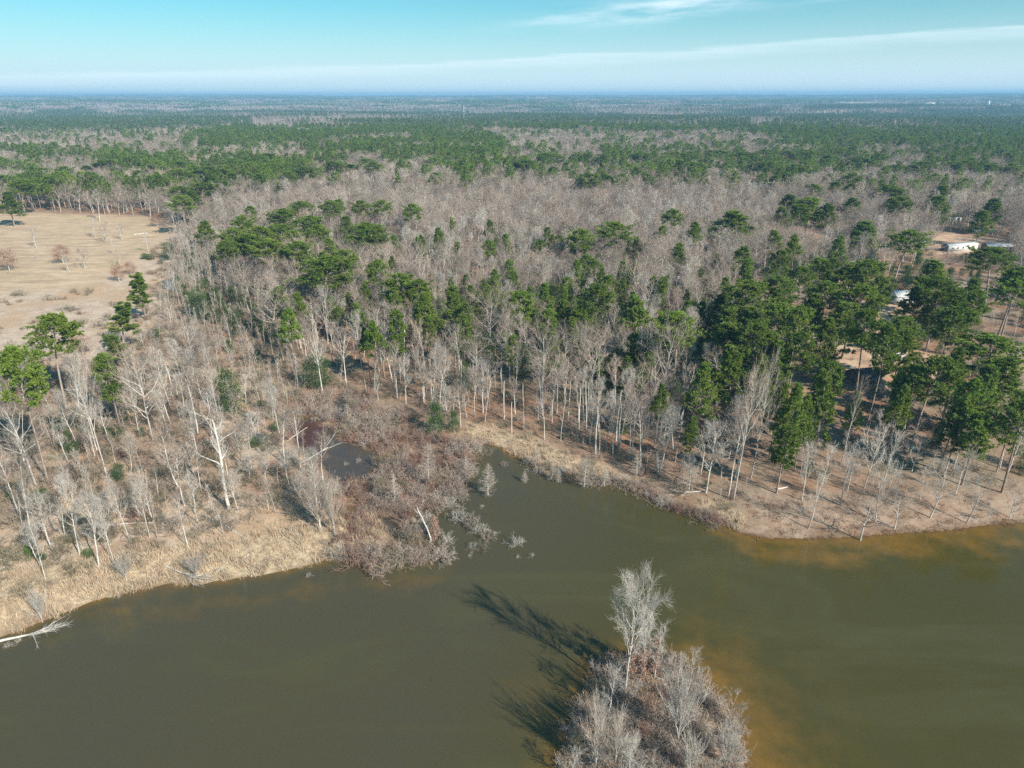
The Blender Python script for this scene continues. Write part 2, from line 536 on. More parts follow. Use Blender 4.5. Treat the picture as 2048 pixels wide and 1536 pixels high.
def water_material():
    m, t, b = new_mat('lake_water', 0.06, 0.5)
    b.inputs['IOR'].default_value = 1.33
    tc = N(t, 'ShaderNodeTexCoord')
    A = N(t, 'ShaderNodeAttribute', attribute_name='bed')   # r shoal, g clay-red pool, b grey silt
    sa = N(t, 'ShaderNodeSeparateColor')
    L(t, A, 'Color', sa, 0)
    n = N(t, 'ShaderNodeTexNoise', i_Scale=0.035, i_Detail=4.0)
    L(t, tc, 'Object', n, 'Vector')
    n2 = N(t, 'ShaderNodeTexNoise', i_Scale=0.22, i_Detail=7.0, i_Roughness=0.65)
    L(t, tc, 'Object', n2, 'Vector')
    deep = mix_col(t, sa.outputs[2], (0.062, 0.055, 0.013), (0.070, 0.062, 0.036))
    deep = mix_col(t, math_node(t, 'MULTIPLY', math_node(t, 'SUBTRACT', n.outputs[0], 0.35), 1.4, clamp=True), deep, (0.074, 0.064, 0.026))
    f = math_node(t, 'ADD', sa.outputs[0], math_node(t, 'MULTIPLY', math_node(t, 'SUBTRACT', n2.outputs[0], 0.5), 2.4))
    f = math_node(t, 'MULTIPLY', f, math_node(t, 'MULTIPLY', sa.outputs[0], 2.0, clamp=True), clamp=True)
    n4 = N(t, 'ShaderNodeTexNoise', i_Scale=0.05, i_Detail=7.0, i_Roughness=0.62, i_Distortion=0.8)
    mp4 = N(t, 'ShaderNodeMapping')
    mp4.inputs['Scale'].default_value = (0.55, 1.5, 1)
    mp4.inputs['Rotation'].default_value = (0, 0, 0.45)
    L(t, tc, 'Object', mp4, 0)
    L(t, mp4, 0, n4, 'Vector')
    deep = mix_col(t, math_node(t, 'MULTIPLY', math_node(t, 'SUBTRACT', n4.outputs[0], 0.5), 4.0, clamp=True), deep, (0.082, 0.077, 0.031))
    b.inputs['Roughness'].default_value = 0.06
    t.links.new(math_node(t, 'ADD', math_node(t, 'MULTIPLY', n4.outputs[0], 0.22), -0.03, clamp=True), b.inputs['Roughness'])
    col = mix_col(t, f, deep, (0.180, 0.102, 0.022))
    col = mix_col(t, math_node(t, 'MULTIPLY', math_node(t, 'SUBTRACT', sa.outputs[0], 0.80), 4.0, clamp=True), col, (0.13, 0.07, 0.025))
    col = mix_col(t, sa.outputs[1], col, (0.125, 0.055, 0.035))
    P_ = N(t, 'ShaderNodeAttribute', attribute_name='peat')
    col = mix_col(t, math_node(t, 'MULTIPLY', P_.outputs['Fac'], 0.7), col, (0.052, 0.052, 0.058))
    col = mix_col(t, math_node(t, 'MULTIPLY', sa.outputs[1], 0.8), col, (0.085, 0.036, 0.028))
    t.links.new(col, b.inputs['Base Color'])
    w1 = N(t, 'ShaderNodeTexNoise', i_Scale=1.6, i_Detail=3.0, i_Roughness=0.6)
    mp = N(t, 'ShaderNodeMapping')
    mp.inputs['Scale'].default_value = (0.5, 1.6, 1)
    mp.inputs['Rotation'].default_value = (0, 0, 0.15)
    L(t, tc, 'Object', mp, 0)
    L(t, mp, 0, w1, 'Vector')
    bp = N(t, 'ShaderNodeBump', i_Strength=0.07, i_Distance=0.05)
    t.links.new(w1.outputs[0], bp.inputs['Height'])
    L(t, bp, 0, b, 'Normal')
    return m


# ------------------------------------------------------------------ ground and water sheets
def polar(r0, r1, nr, a0, a1, na, lin_to=None):
    r = r0 * (r1 / r0) ** np.linspace(0, 1, nr)
    a = np.radians(np.linspace(a0, a1, na))
    R, A = np.meshgrid(r, a, indexing='ij')
    X, Y = R * np.sin(A), R * np.cos(A)
    i = np.arange(nr - 1)[:, None] * na + np.arange(na - 1)[None, :]
    F = np.stack([i, i + 1, i + na + 1, i + na], -1).reshape(-1, 4)[:, ::-1]
    return X.ravel(), Y.ravel(), F


def put_color(me, name, rgb):
    at = me.color_attributes.new(name, 'FLOAT_COLOR', 'POINT')
    at.data.foreach_set('color', np.concatenate([rgb, np.ones((len(rgb), 1))], 1).astype(np.float32).ravel())


def build_ground():
    X, Y, F = polar(30, 15500, 620, -75, 75, 620)
    D = lake_d(X, Y)
    Z = terrain(X, Y, D)
    me = raw_mesh('ground', np.stack([X, Y, Z], 1), [F], [ground_material()], smooth=True)
    wob = (fbm(X / 9, Y / 9, 2, 3) - 0.5) * 12
    r = np.hypot(X, Y)

    def soft(poly, wdt):
        return sstep(-wdt, wdt, sdist(poly, X, Y) + wob * min(1, wdt / 6))
    lawn = soft(LAWN, 8)
    rough = soft(FIELD, 8)
    # rough dry grass also covers the left bank
    leftb = GP([(-400, 720), (330, 640), (420, 700), (560, 830), (620, 900), (700, 1000), (690, 1120), (0, 1290), (-400, 1400)])
    lb = soft(leftb, 8)
    rough = np.maximum(rough, lb * (0.30 + 0.75 * sstep(0.40, 0.6, fbm(X / 14, Y / 14, 77, 3))))
    farf = sstep(0.655, 0.69, fbm(X / 300, Y / 300, 55, 2)) * sstep(1500, 2500, r)
    rough = np.maximum(rough, farf)
    rough = np.maximum(rough, sstep(-1, 2, sdist(ISLE, X, Y)) * (0.3 + 0.6 * sstep(0.4, 0.6, fbm(X / 4, Y / 4, 7, 2))))
    bank = sstep(-2.5, 2.5, sdist(BANK, X, Y) + wob * 0.7)
    marsh = sstep(-3, 3, sdist(MARSH, X, Y) + wob * 0.4)
    yard = np.zeros_like(X)
    for p in YARDS:
        yard = np.maximum(yard, sstep(-4, 4, sdist(p, X, Y) + wob * 0.5))
    reed = np.maximum(np.maximum(sstep(-2, 2, sdist(REED, X, Y) + wob * 0.3), sstep(-2, 2, sdist(REED2, X, Y) + wob * 0.2)), sstep(-2, 2, sdist(REED3, X, Y)))
    put_color(me, 'zone_a', np.stack([lawn, rough, bank], 1))
    put_color(me, 'zone_b', np.stack([marsh, yard, reed], 1))
    at = me.attributes.new('wet', 'FLOAT', 'POINT')
    at.data.foreach_set('value', (sstep(-1.5, -0.2, D + (fbm(X / 2.2, Y / 2.2, 303, 3) - 0.5) * 2.6)).astype(np.float32))
    o = link('ground', me)
    tag(o, kind='structure')


def build_water():
    X, Y, F = polar(30, 420, 420, -75, 75, 620)
    D = lake_d(X, Y)
    near = (D > -6)
    keep = near[F].any(1)
    F = F[keep]
    used = np.unique(F)
    remap = -np.ones(len(X), int)
    remap[used] = np.arange(len(used))
    X, Y, D = X[used], Y[used], D[used]
    F = remap[F]
    me = raw_mesh('lake', np.stack([X, Y, np.zeros_like(X)], 1), [F], [water_material()], smooth=True)
    di = -sdist(ISLE, X, Y)
    xi = X - 18
    right = sstep(0, 8, xi - (Y - 62) * 0.2)
    sh_isle = np.exp(-np.maximum(di, 0) / (2.0 + 4.6 * right))
    U, V = pix(X, Y, np.zeros_like(X))
    dl = sdist(LAKE, X, Y)
    Lr = 1.3 + 3.0 * sstep(1350, 1550, U) * (0.75 + 0.5 * sstep(1900, 2048, U))
    Lr = np.where(U < 900, 1.6, Lr)
    amp = np.where(U < 1000, 0.55, 1.0)
    sh = amp * np.exp(-np.maximum(dl, 0) / Lr)
    # underwater spit off the right bank and silt bar off the left bank
    spit = GP([(1500, 1090), (1600, 1090), (1700, 1100), (1900, 1075), (2048, 1070), (2048, 1100), (1850, 1110), (1680, 1130), (1600, 1130), (1520, 1115), (1420, 1060)], 0)
    sh = np.maximum(sh, 0.62 * sstep(-3.5, 3, sdist(spit, X, Y) + (fbm(X / 6, Y / 6, 4, 3) - 0.5) * 6))
    bar = GP([(200, 1215), (420, 1190), (640, 1160), (880, 1140), (900, 1165), (700, 1185), (450, 1215), (250, 1250)], 0)
    sh = np.maximum(sh, 0.36 * sstep(-3, 4, sdist(bar, X, Y) + (fbm(X / 7, Y / 7, 14, 3) - 0.5) * 7))
    sh = np.maximum(sh, sh_isle)
    sh = np.maximum(sh, 0.22 * sstep(-4, 6, sdist(GP([(1010, 1360), (1120, 1330), (1150, 1450), (1100, 1560), (1010, 1450)], 0), X, Y)))
    red = sstep(0, 2, sdist(GP([(560, 830), (650, 845), (662, 885), (640, 910), (580, 890)], 0), X, Y))
    grey = 1 - sstep(900, 1500, U + 0.35 * (V - 1100))
    put_color(me, 'bed', np.stack([sh, red, grey], 1))
    at = me.attributes.new('peat', 'FLOAT', 'POINT')
    at.data.foreach_set('value', sstep(-3, 0, np.maximum.reduce([sdist(p, X, Y) for p in POOLS])).astype(np.float32))
    o = link('lake_water', me)
    tag(o, kind='structure')


build_ground()
build_water()

# ------------------------------------------------------------------ branches
UP = np.array([0, 0, 1.0])


def nrm(a):
    return a / (np.linalg.norm(a, axis=-1, keepdims=True) + 1e-9)


def walk(o, d, length, K, wander, trop, rng, r0, r1, power=1.0):
    n = len(o)
    P = np.zeros((n, K, 3))
    P[:, 0] = o
    step = (np.broadcast_to(length, (n,)) / (K - 1))[:, None]
    d = nrm(d)
    for k in range(1, K):
        d = nrm(d + rng.normal(0, wander, (n, 3)) + UP * trop)
        P[:, k] = P[:, k - 1] + d * step
    t = np.linspace(0, 1, K)[None, :] ** power
    R = np.broadcast_to(r0, (n,))[:, None] * (1 - t) + np.broadcast_to(r1, (n,))[:, None] * t
    return P, R


def spawn(P, R, n, t0, t1, ang, ang_j, rng, per=None, even=False):
    """n children on the branches P: origins, directions, radii, t"""
    m, K, _ = P.shape
    if per:
        idx = np.repeat(np.arange(m), per)
        n = len(idx)
    else:
        idx = rng.integers(0, m, n)
    t = (np.linspace(t0, t1, n) + rng.normal(0, 0.01, n)) if even else rng.uniform(t0, t1, n)
    t = np.clip(t, 0, 0.999)
    f = t * (K - 1)
    k = f.astype(int)
    fr = (f - k)[:, None]
    a, b = P[idx, k], P[idx, k + 1]
    o = a * (1 - fr) + b * fr
    tan = nrm(b - a)
    r = R[idx, k] * (1 - fr[:, 0]) + R[idx, k + 1] * fr[:, 0]
    az = (np.arange(n) * 2.39996 + rng.uniform(0, 1.2, n))
    ref = np.where(np.abs(tan[:, 2:3]) > 0.9, np.array([[1.0, 0, 0]]), UP[None, :])
    s = nrm(np.cross(tan, ref))
    u = np.cross(s, tan)
    A = (np.broadcast_to(ang, (n,)) + rng.normal(0, ang_j, n))[:, None]
    d = np.cos(A) * tan + np.sin(A) * (np.cos(az)[:, None] * s + np.sin(az)[:, None] * u)
    return o, d, r, t, idx


def tubes(P, R, Sd):
    m, K, _ = P.shape
    tan = np.zeros_like(P)
    tan[:, 1:-1] = P[:, 2:] - P[:, :-2]
    tan[:, 0] = P[:, 1] - P[:, 0]
    tan[:, -1] = P[:, -1] - P[:, -2]
    tan = nrm(tan)
    ch = nrm(P[:, -1] - P[:, 0])
    ref = np.where(np.abs(ch[:, 2:3]) > 0.7, np.array([[1.0, 0.13, 0]]), UP[None, :])[:, None, :]
    s = nrm(np.cross(tan, np.broadcast_to(ref, tan.shape)))
    u = np.cross(s, tan)
    th = np.linspace(0, 2 * math.pi, Sd, endpoint=False)
    V = P[:, :, None, :] + R[:, :, None, None] * (np.cos(th)[None, None, :, None] * s[:, :, None, :] + np.sin(th)[None, None, :, None] * u[:, :, None, :])
    base = (np.arange(m)[:, None, None] * K + np.arange(K - 1)[None, :, None]) * Sd
    j = np.arange(Sd)[None, None, :]
    j2 = (j + 1) % Sd
    F = np.stack([base + j, base + j2, base + Sd + j2, base + Sd + j], -1).reshape(-1, 4)
    return V.reshape(-1, 3), F


class Build:
    """collects pieces with a layer name; layers become meshes"""

    def __init__(self):
        self.p = []

    def add(self, V, F, mat, layer):
        self.p.append((V, F, mat, layer))

    def tube(self, PR, Sd, mat, layer):
        V, F = tubes(PR[0], PR[1], Sd)
        self.add(V, F, mat, layer)

    def mesh(self, name, layers=None):
        ps = [q for q in self.p if layers is None or q[3] in layers]
        if not ps:
            return None
        mats = []
        Vs, Fs, mi, off = [], [], [], 0
        for V, F, mat, _ in ps:
            if mat not in mats:
                mats.append(mat)
            Vs.append(V)
            Fs.append(F + off)
            mi.append(mats.index(mat))
            off += len(V)
        return raw_mesh(name, np.concatenate(Vs), Fs, [M[q] for q in mats], mi)


def diamonds(c, d, Ln, wd, rng, flat=0.0):
    """leaf-shaped quads from c along d"""
    n = len(c)
    q = nrm(np.cross(d, nrm(nrm(rng.normal(0, 1, (n, 3))) + UP * flat)))
    Ln = np.broadcast_to(Ln, (n,))[:, None]
    wd = np.broadcast_to(wd, (n,))[:, None]
    V = np.stack([c, c + d * Ln * 0.55 + q * wd, c + d * Ln, c + d * Ln * 0.5 - q * wd], 1).reshape(-1, 3)
    return V, np.arange(n * 4).reshape(-1, 4)


# ------------------------------------------------------------------ tree kinds (each returns a Build with layers 'trunk' and 'crown')
def hardwood(seed, h=18.0, clear=0.42, rad=3.4, lod=0, mat='twig', bark='bark', spread=0.75, trop=0.10, trunk_r=None, lean=0.0, twig_r=0.015, dense=1.0, limbs=15):
    rng = np.random.default_rng(seed)
    B = Build()
    tr = trunk_r or h * 0.0125
    d0 = nrm(np.array([[rng.normal(0, 0.05) + lean, rng.normal(0, 0.05), 1.0]]))
    K0 = (11, 7, 3)[lod]
    T = walk(np.zeros((1, 3)) - [0, 0, 0.3], d0, h * 0.93, K0, 0.055 if lod < 2 else 0.02, 0.03, rng, tr, tr * 0.16, 0.85)
    B.tube(T, (7, 5, 3)[lod], bark, 'trunk')
    nl = (limbs, max(8, limbs - 5), 6)[lod]
    o, d, r, t, _ = spawn(T[0], T[1], nl, clear, 0.97, spread, 0.14, rng, even=True)
    u = (t - clear) / (1 - clear)
    prof = np.sqrt(np.clip(1 - (np.abs(u - 0.35) / 0.75) ** 2, 0.08, 1))
    LL = rad * 1.25 * prof * rng.uniform(0.8, 1.2, nl)
    Lm = walk(o, d, LL, (6, 4, 3)[lod], (0.16, 0.16, 0.1)[lod], trop, rng, np.minimum(r * 0.62, tr * 0.55), 0.02 + 0.01 * lod, 0.8)
    B.tube(Lm, (5, 4, 3)[lod], bark, 'crown')
    ns = int((95, 38, 0)[lod] * dense)
    if ns:
        o, d, r, t, ix = spawn(Lm[0], Lm[1], ns, 0.22, 1.0, 0.72, 0.2, rng)
        L2 = LL[ix] * 0.48 * rng.uniform(0.6, 1.2, ns)
        Sm = walk(o, d, L2, (4, 3)[lod], 0.15, trop * 0.9, rng, np.clip(r * 0.5, 0.014, 0.045), 0.010 + 0.014 * lod)
        B.tube(Sm, 3, bark, 'crown')
        nt_ = int((950, 260)[lod] * dense)
        o, d, r, t, ix = spawn(Sm[0], Sm[1], nt_, 0.15, 1.0, 0.6, 0.2, rng)
        n2 = int(nt_ * 0.25)
        o2, d2, r2, t2, _ = spawn(Lm[0], Lm[1], n2, 0.5, 1.0, 0.7, 0.2, rng)
        o = np.concatenate([o, o2])
        d = np.concatenate([d, d2])
        Lt = rad * (0.30, 0.42)[lod] * rng.uniform(0.6, 1.25, len(o))
        Tw = walk(o, d, Lt, (3, 2)[lod], 0.12, trop * 1.3, rng, (twig_r, twig_r * 2.2)[lod], (0.007, 0.018)[lod])
        B.tube(Tw, 3, mat, 'crown')
    else:
        o, d, r, t, ix = spawn(Lm[0], Lm[1], 46, 0.1, 1.0, 0.7, 0.3, rng)
        Tw = walk(o, d, rad * 0.6 * rng.uniform(0.7, 1.2, 46), 2, 0.1, 0.2, rng, 0.10, 0.03)
        B.tube(Tw, 3, 'far_twig', 'crown')
    return B


def sapling(seed, h=10.0, mat='twig', n=110):
    rng = np.random.default_rng(seed)
    B = Build()
    T = walk(np.zeros((1, 3)) - [0, 0, 0.3], np.array([[rng.normal(0, .05), rng.normal(0, .05), 1.0]]), h, 7, 0.05, 0.05, rng, 0.085, 0.018)
    B.tube(T, 4, 'bark', 'trunk')
    o, d, r, t, _ = spawn(T[0], T[1], n // 4, 0.30, 0.98, 0.65, 0.15, rng)
    Lb = walk(o, d, 2.0 * (1.15 - t) + 0.4, 3, 0.1, 0.14, rng, 0.025, 0.01)
    B.tube(Lb, 3, mat, 'crown')
    o, d, r, t, _ = spawn(Lb[0], Lb[1], n, 0.2, 1.0, 0.6, 0.2, rng)
    B.tube(walk(o, d, 0.9 * rng.uniform(.5, 1.2, n), 2, 0.1, 0.1, rng, 0.020, 0.008), 3, mat, 'crown')
    return B


def cypress(seed, h=7.5, rad=2.6, mat='twig_fan'):
    rng = np.random.default_rng(seed)
    B = Build()
    T = walk(np.zeros((1, 3)) - [0, 0, 0.8], np.array([[0, 0, 1.0]]), h + 0.8, 9, 0.02, 0.05, rng, 0.22, 0.02, 0.6)
    B.tube(T, 6, 'bark_white', 'trunk')
    n = 95
    o, d, r, t, _ = spawn(T[0], T[1], n, 0.14, 0.99, 1.35, 0.12, rng, even=True)
    LL = rad * np.clip(1.02 - t, 0.05, 1) ** 0.75 * 1.15 * rng.uniform(0.75, 1.1, n) * np.where(t < 0.22, 0.75, 1)
    Lm = walk(o, d, LL, 4, 0.05, 0.06, rng, 0.032, 0.01)
    B.tube(Lm, 3, mat, 'crown')
    n2 = 1500
    o, d, r, t, ix = spawn(Lm[0], Lm[1], n2, 0.15, 1.0, 0.8, 0.15, rng)
    B.tube(walk(o, d, 0.15 + LL[ix] * 0.28 * rng.uniform(.6, 1.2, n2), 2, 0.1, 0.12, rng, 0.012, 0.005), 3, mat, 'crown')
    return B


def fan_tree(seed, h=7.0, mat='twig_fan', stems=26, spread=0.42, tw=1100, bark=None):
    """many stems fanning out of one base"""
    rng = np.random.default_rng(seed)
    B = Build()
    bark = bark or mat
    T = walk(np.zeros((1, 3)) - [0, 0, 0.3], np.array([[0, 0, 1.0]]), 0.25 * h + 0.3, 3, 0.04, 0, rng, h * 0.022, h * 0.015)
    B.tube(T, 6, 'bark_white', 'trunk')
    o, d, r, t, _ = spawn(T[0], T[1], stems, 0.5, 1.0, spread, 0.25, rng)
    LL = h * 0.78 * rng.uniform(0.7, 1.1, stems)
    Lm = walk(o, d, LL, 6, 0.06, 0.02, rng, h * 0.0065, 0.012)
    B.tube(Lm, 4, bark, 'crown')
    n1 = stems * 7
    o, d, r, t, ix = spawn(Lm[0], Lm[1], n1, 0.25, 1.0, 0.42, 0.12, rng)
    Sm = walk(o, d, h * 0.22 * rng.uniform(.6, 1.2, n1), 3, 0.07, 0.05, rng, 0.02, 0.008)
    B.tube(Sm, 3, mat, 'crown')
    o, d, r, t, _ = spawn(Sm[0], Sm[1], tw, 0.1, 1.0, 0.42, 0.12, rng)
    B.tube(walk(o, d, h * 0.10 * rng.uniform(.6, 1.2, tw), 2, 0.05, 0.05, rng, 0.012, 0.005), 3, mat, 'crown')
    return B


def shrub(seed, h=2.6, mat='twig_brush', stems=22, tw=420, lod=0, wide=1.0):
    rng = np.random.default_rng(seed)
    B = Build()
    o = np.concatenate([rng.normal(0, 0.35 * wide, (stems, 2)), np.full((stems, 1), -0.3)], 1)
    d = np.concatenate([rng.normal(0, 0.55 * wide, (stems, 2)), np.ones((stems, 1))], 1)
    St = walk(o, d, (h + 0.3) * rng.uniform(0.6, 1.05, stems), 5, 0.16, 0.0, rng, 0.035, 0.012)
    B.tube(St, 3, mat, 'trunk')
    tw = tw if not lod else tw // 3
    o, d, r, t, _ = spawn(St[0], St[1], tw // 4, 0.25, 1.0, 0.8, 0.25, rng)
    Sb = walk(o, d, h * 0.36 * rng.uniform(.5, 1.2, tw // 4), 3, 0.16, 0.02, rng, 0.016, 0.008)
    B.tube(Sb, 3, mat, 'crown')
    o, d, r, t, _ = spawn(Sb[0], Sb[1], tw, 0.1, 1.0, 0.75, 0.25, rng)
    B.tube(walk(o, d, h * 0.17 * rng.uniform(.5, 1.2, tw), 2, 0.1, 0.0, rng, 0.015 if not lod else 0.03, 0.006), 3, mat, 'crown')
    return B


def snag(seed, h=14.0, limbs=5, r=0.24, mat='bark_white', twiggy=0):
    rng = np.random.default_rng(seed)
    B = Build()
    T = walk(np.zeros((1, 3)) - [0, 0, 0.3], np.array([[rng.normal(0, .04), rng.normal(0, .04), 1.0]]), h, 8, 0.065, 0.04, rng, r, r * 0.45)
    V, F = tubes(T[0], T[1], 7)
    V = V.copy()
    V[-7:, 2] += rng.uniform(-0.2, 0.7, 7)       # splintered top
    B.add(V, F, mat, 'trunk')
    if limbs:
        o, d, rr, t, _ = spawn(T[0], T[1], limbs, 0.45, 0.99, 0.75, 0.2, rng, even=True)
        LL = h * 0.30 * rng.uniform(0.5, 1.2, limbs)
        Lm = walk(o, d, LL, 6, 0.22, 0.10, rng, rr * 0.6, 0.025)
        B.tube(Lm, 5, mat, 'crown')
        o, d, rr, t, ix = spawn(Lm[0], Lm[1], limbs * 4, 0.3, 1.0, 0.6, 0.2, rng)
        Sm = walk(o, d, LL[ix] * 0.45 * rng.uniform(.5, 1.2, limbs * 4), 4, 0.18, 0.06, rng, 0.03, 0.01)
        B.tube(Sm, 3, mat, 'crown')
        if twiggy:
            o, d, rr, t, ix = spawn(Sm[0], Sm[1], twiggy, 0.2, 1.0, 0.6, 0.2, rng)
            B.tube(walk(o, d, rng.uniform(0.3, 0.8, twiggy), 2, 0.1, 0.05, rng, 0.012, 0.005), 3, mat, 'crown')
    return B


def pine(seed, h=24.0, clear=0.6, rad=4.6, style='umbrella', lod=0, mat='needle', nb=None, tuft_n=None, lean=0.02):
    rng = np.random.default_rng(seed)
    B = Build()
    tr = h * 0.0115
    T = walk(np.zeros((1, 3)) - [0, 0, 0.3], np.array([[rng.normal(0, .02) + lean, rng.normal(0, .02), 1.0]]), h * 0.97, (9, 5, 2)[lod], 0.022, 0.03, rng, tr, tr * 0.25, 0.8)
    B.tube(T, (7, 5, 3)[lod], 'bark_pine', 'trunk')
    nb = nb or (52, 26, 10)[lod]
    o, d, r, t, _ = spawn(T[0], T[1], nb, clear, 0.985, 1.2, 0.1, rng, even=True)
    u = (t - clear) / (1 - clear)
    if style == 'umbrella':
        prof = np.clip(0.45 + 0.75 * np.sin(np.clip(u * 0.95 + 0.12, 0, 1) * math.pi) ** 0.8, 0, 1) * np.clip((1.12 - u) * 1.9, 0.28, 1)
    elif style == 'cone':
        prof = np.clip(1.08 - u, 0.12, 1) ** 0.8
    elif style == 'sparse':
        prof = np.clip(0.9 - 0.55 * u, 0.2, 1) * rng.uniform(0.35, 1.15, nb)
    else:                                       # column
        prof = np.clip(0.75 + 0.25 * np.sin(u * 3.1), 0, 1) * np.clip((1.1 - u) * 3, 0.3, 1)
    ang = 1.42 - 0.62 * u
    # re-aim the branches by height
    tanv = nrm(T[0][0, -1] - T[0][0, 0])[None, :]
    side = nrm(d - (d @ tanv[0])[:, None] * tanv)
    ang = ang + rng.normal(0, 0.10, nb)
    d = np.cos(ang)[:, None] * tanv + np.sin(ang)[:, None] * side
    LL = rad * prof * rng.uniform(0.72, 1.1, nb)
    Lm = walk(o, d, LL, (5, 3, 2)[lod], 0.10, 0.05, rng, np.minimum(r * 0.4, 0.09), 0.02, 0.8)
    if lod < 2:
        B.tube(Lm, (4, 3)[lod], 'bark_pine', 'crown')
    if lod == 0:
        ns = nb * 7
        o, d, r, t, ix = spawn(Lm[0], Lm[1], ns, 0.35, 1.0, 0.75, 0.15, rng)
        d[:, 2] *= 0.4
        L2 = (0.45 + LL[ix] * 0.24) * rng.uniform(0.6, 1.2, ns)
        Sm = walk(o, nrm(d), L2, 3, 0.12, 0.14, rng, 0.03, 0.012)
        B.tube(Sm, 3, 'bark_pine', 'crown')
        c = np.concatenate([Sm[0][:, 2], Sm[0][:, 1], Lm[0][:, -1]])
        dd = np.concatenate([Sm[0][:, 2] - Sm[0][:, 1], Sm[0][:, 1] - Sm[0][:, 0], Lm[0][:, -1] - Lm[0][:, -2]])
        per, Ln, wd = tuft_n or 15, 0.56, 0.095
    elif lod == 1:
        ns = nb * 4
        o, d, r, t, ix = spawn(Lm[0], Lm[1], ns, 0.35, 1.0, 0.8, 0.2, rng)
        d[:, 2] *= 0.4
        c = o + nrm(d) * (0.4 + LL[ix] * 0.2)[:, None]
        c = np.concatenate([c, Lm[0][:, -1]])
        dd = np.concatenate([d, Lm[0][:, -1] - Lm[0][:, -2]])
        per, Ln, wd = 10, 0.95, 0.17
    else:
        o, d, r, t, ix = spawn(Lm[0], Lm[1], nb * 3, 0.3, 1.0, 0.8, 0.2, rng)
        c = o
        dd = d
        per, Ln, wd = 4, 1.9, 0.55
    n = len(c)
    C = np.repeat(c, per, 0)
    D = nrm(nrm(np.repeat(dd, per, 0)) * 0.55 + rng.normal(0, 0.62, (n * per, 3)) + UP * 0.32)
    V, F = diamonds(C, D, Ln * rng.uniform(0.7, 1.2, n * per), wd, rng, 1.3)
    B.add(V, F, mat, 'crown')
    return B


def leafy(seed, h=5.0, rad=1.6, mat='cedar', n=2600, shape='egg', leaf=0.22, clump=70, base=0.06, trunk=0.09, bark='bark'):
    """dense evergreen or withered-leaf crown made of leaf clumps"""
    rng = np.random.default_rng(seed)
    B = Build()
    T = walk(np.zeros((1, 3)) - [0, 0, 0.3], np.array([[0, 0, 1.0]]), h * 0.9, 4, 0.03, 0.02, rng, trunk, 0.03)
    B.tube(T, 5, bark, 'trunk')
    u = rng.uniform(0, 1, clump)
    if shape == 'egg':
        prof = np.sqrt(np.clip(1 - (2 * u - 0.85) ** 2 / 1.4, 0.05, 1))
    else:
        prof = np.clip(1.02 - u, 0.08, 1)
    az = rng.uniform(0, 2 * math.pi, clump)
    rr = rad * prof * rng.uniform(0.45, 1.0, clump)
    cc = np.stack([rr * np.cos(az), rr * np.sin(az), h * (base + (1 - base) * u)], 1)
    # limbs to the clumps
    o = np.stack([np.zeros(clump), np.zeros(clump), np.clip(cc[:, 2] - rr * 0.5, 0.3, h * 0.85)], 1)
    P = np.stack([o, (o + cc) / 2 + [0, 0, 0.1], cc], 1)
    B.tube((P, np.broadcast_to(np.array([0.035, 0.02, 0.01]), (clump, 3))), 3, bark, 'crown')
    idx = rng.integers(0, clump, n)
    off = rng.normal(0, 1, (n, 3)) * (rad * 0.21)
    off[:, 2] *= 0.75
    C = cc[idx] + off
    D = nrm(nrm(off) + rng.normal(0, 0.5, (n, 3)) + UP * 0.3)
    V, F = diamonds(C, D, leaf * rng.uniform(.7, 1.3, n), leaf * 0.33, rng, 0.8)
    B.add(V, F, mat, 'crown')
    return B


def tuft(seed, h=1.9, n=26, mat='reed', r=0.55, wd=0.035, bend=0.25):
    rng = np.random.default_rng(seed)
    B = Build()
    o = np.concatenate([rng.normal(0, r * 0.5, (n, 2)), np.full((n, 1), -0.15)], 1)
    d = np.concatenate([rng.normal(0, 0.22, (n, 2)), np.ones((n, 1))], 1)
    P, R = walk(o, d, h * rng.uniform(.55, 1.1, n), 4, bend * 0.4, -bend * 0.15, rng, wd, wd * 0.3)
    s = nrm(rng.normal(0, 1, (n, 3)) * [1, 1, 0])[:, None, :]
    V = np.stack([P - s * R[:, :, None], P + s * R[:, :, None]], 2).reshape(-1, 3)
    b = (np.arange(n)[:, None] * 4 + np.arange(3)[None, :]) * 2
    F = np.stack([b, b + 1, b + 3, b + 2], -1).reshape(-1, 4)
    B.add(V, F, mat, 'crown')
    return B


def distant_grove(seed, kind):
    """a stand of crowns some sixty metres across, for the far woods"""
    rng = np.random.default_rng(seed)
    B = Build()
    n = 34
    per = 13
    c = np.stack([rng.uniform(-34, 34, n), rng.uniform(-34, 34, n), rng.uniform(9, 16, n)], 1)
    pine_m = rng.uniform(0, 1, n) < (0.92 if kind == 'pine' else 0.10)
    for sel, mat, Ln, wd in ((pine_m, 'needle_far', 5.5, 2.3), (~pine_m, 'far_twig', 6.5, 1.3)):
        q = c[sel]
        if not len(q):
            continue
        C = np.repeat(q, per, 0) + rng.normal(0, 1.0, (len(q) * per, 3)) * [1.6, 1.6, 2.0]
        D = nrm(rng.normal(0, 0.8, (len(q) * per, 3)) + UP * (0.4 if mat == 'needle_far' else 0.9))
        V, F = diamonds(C, D, Ln * rng.uniform(.6, 1.2, len(C)), wd, rng, 1.0 if mat == 'needle_far' else 0.0)
        B.add(V, F, mat, 'crown')
        Tn = np.stack([q * [1, 1, 0] - [0, 0, 2], q], 1)
        B.tube((Tn, np.broadcast_to(np.array([0.35, 0.2]), (len(q), 2))), 3, 'bark', 'trunk')
    return B


print('building kinds')
K = {}
H0 = {}


def reg(key, builder, h):
    K[key] = builder
    H0[key] = h


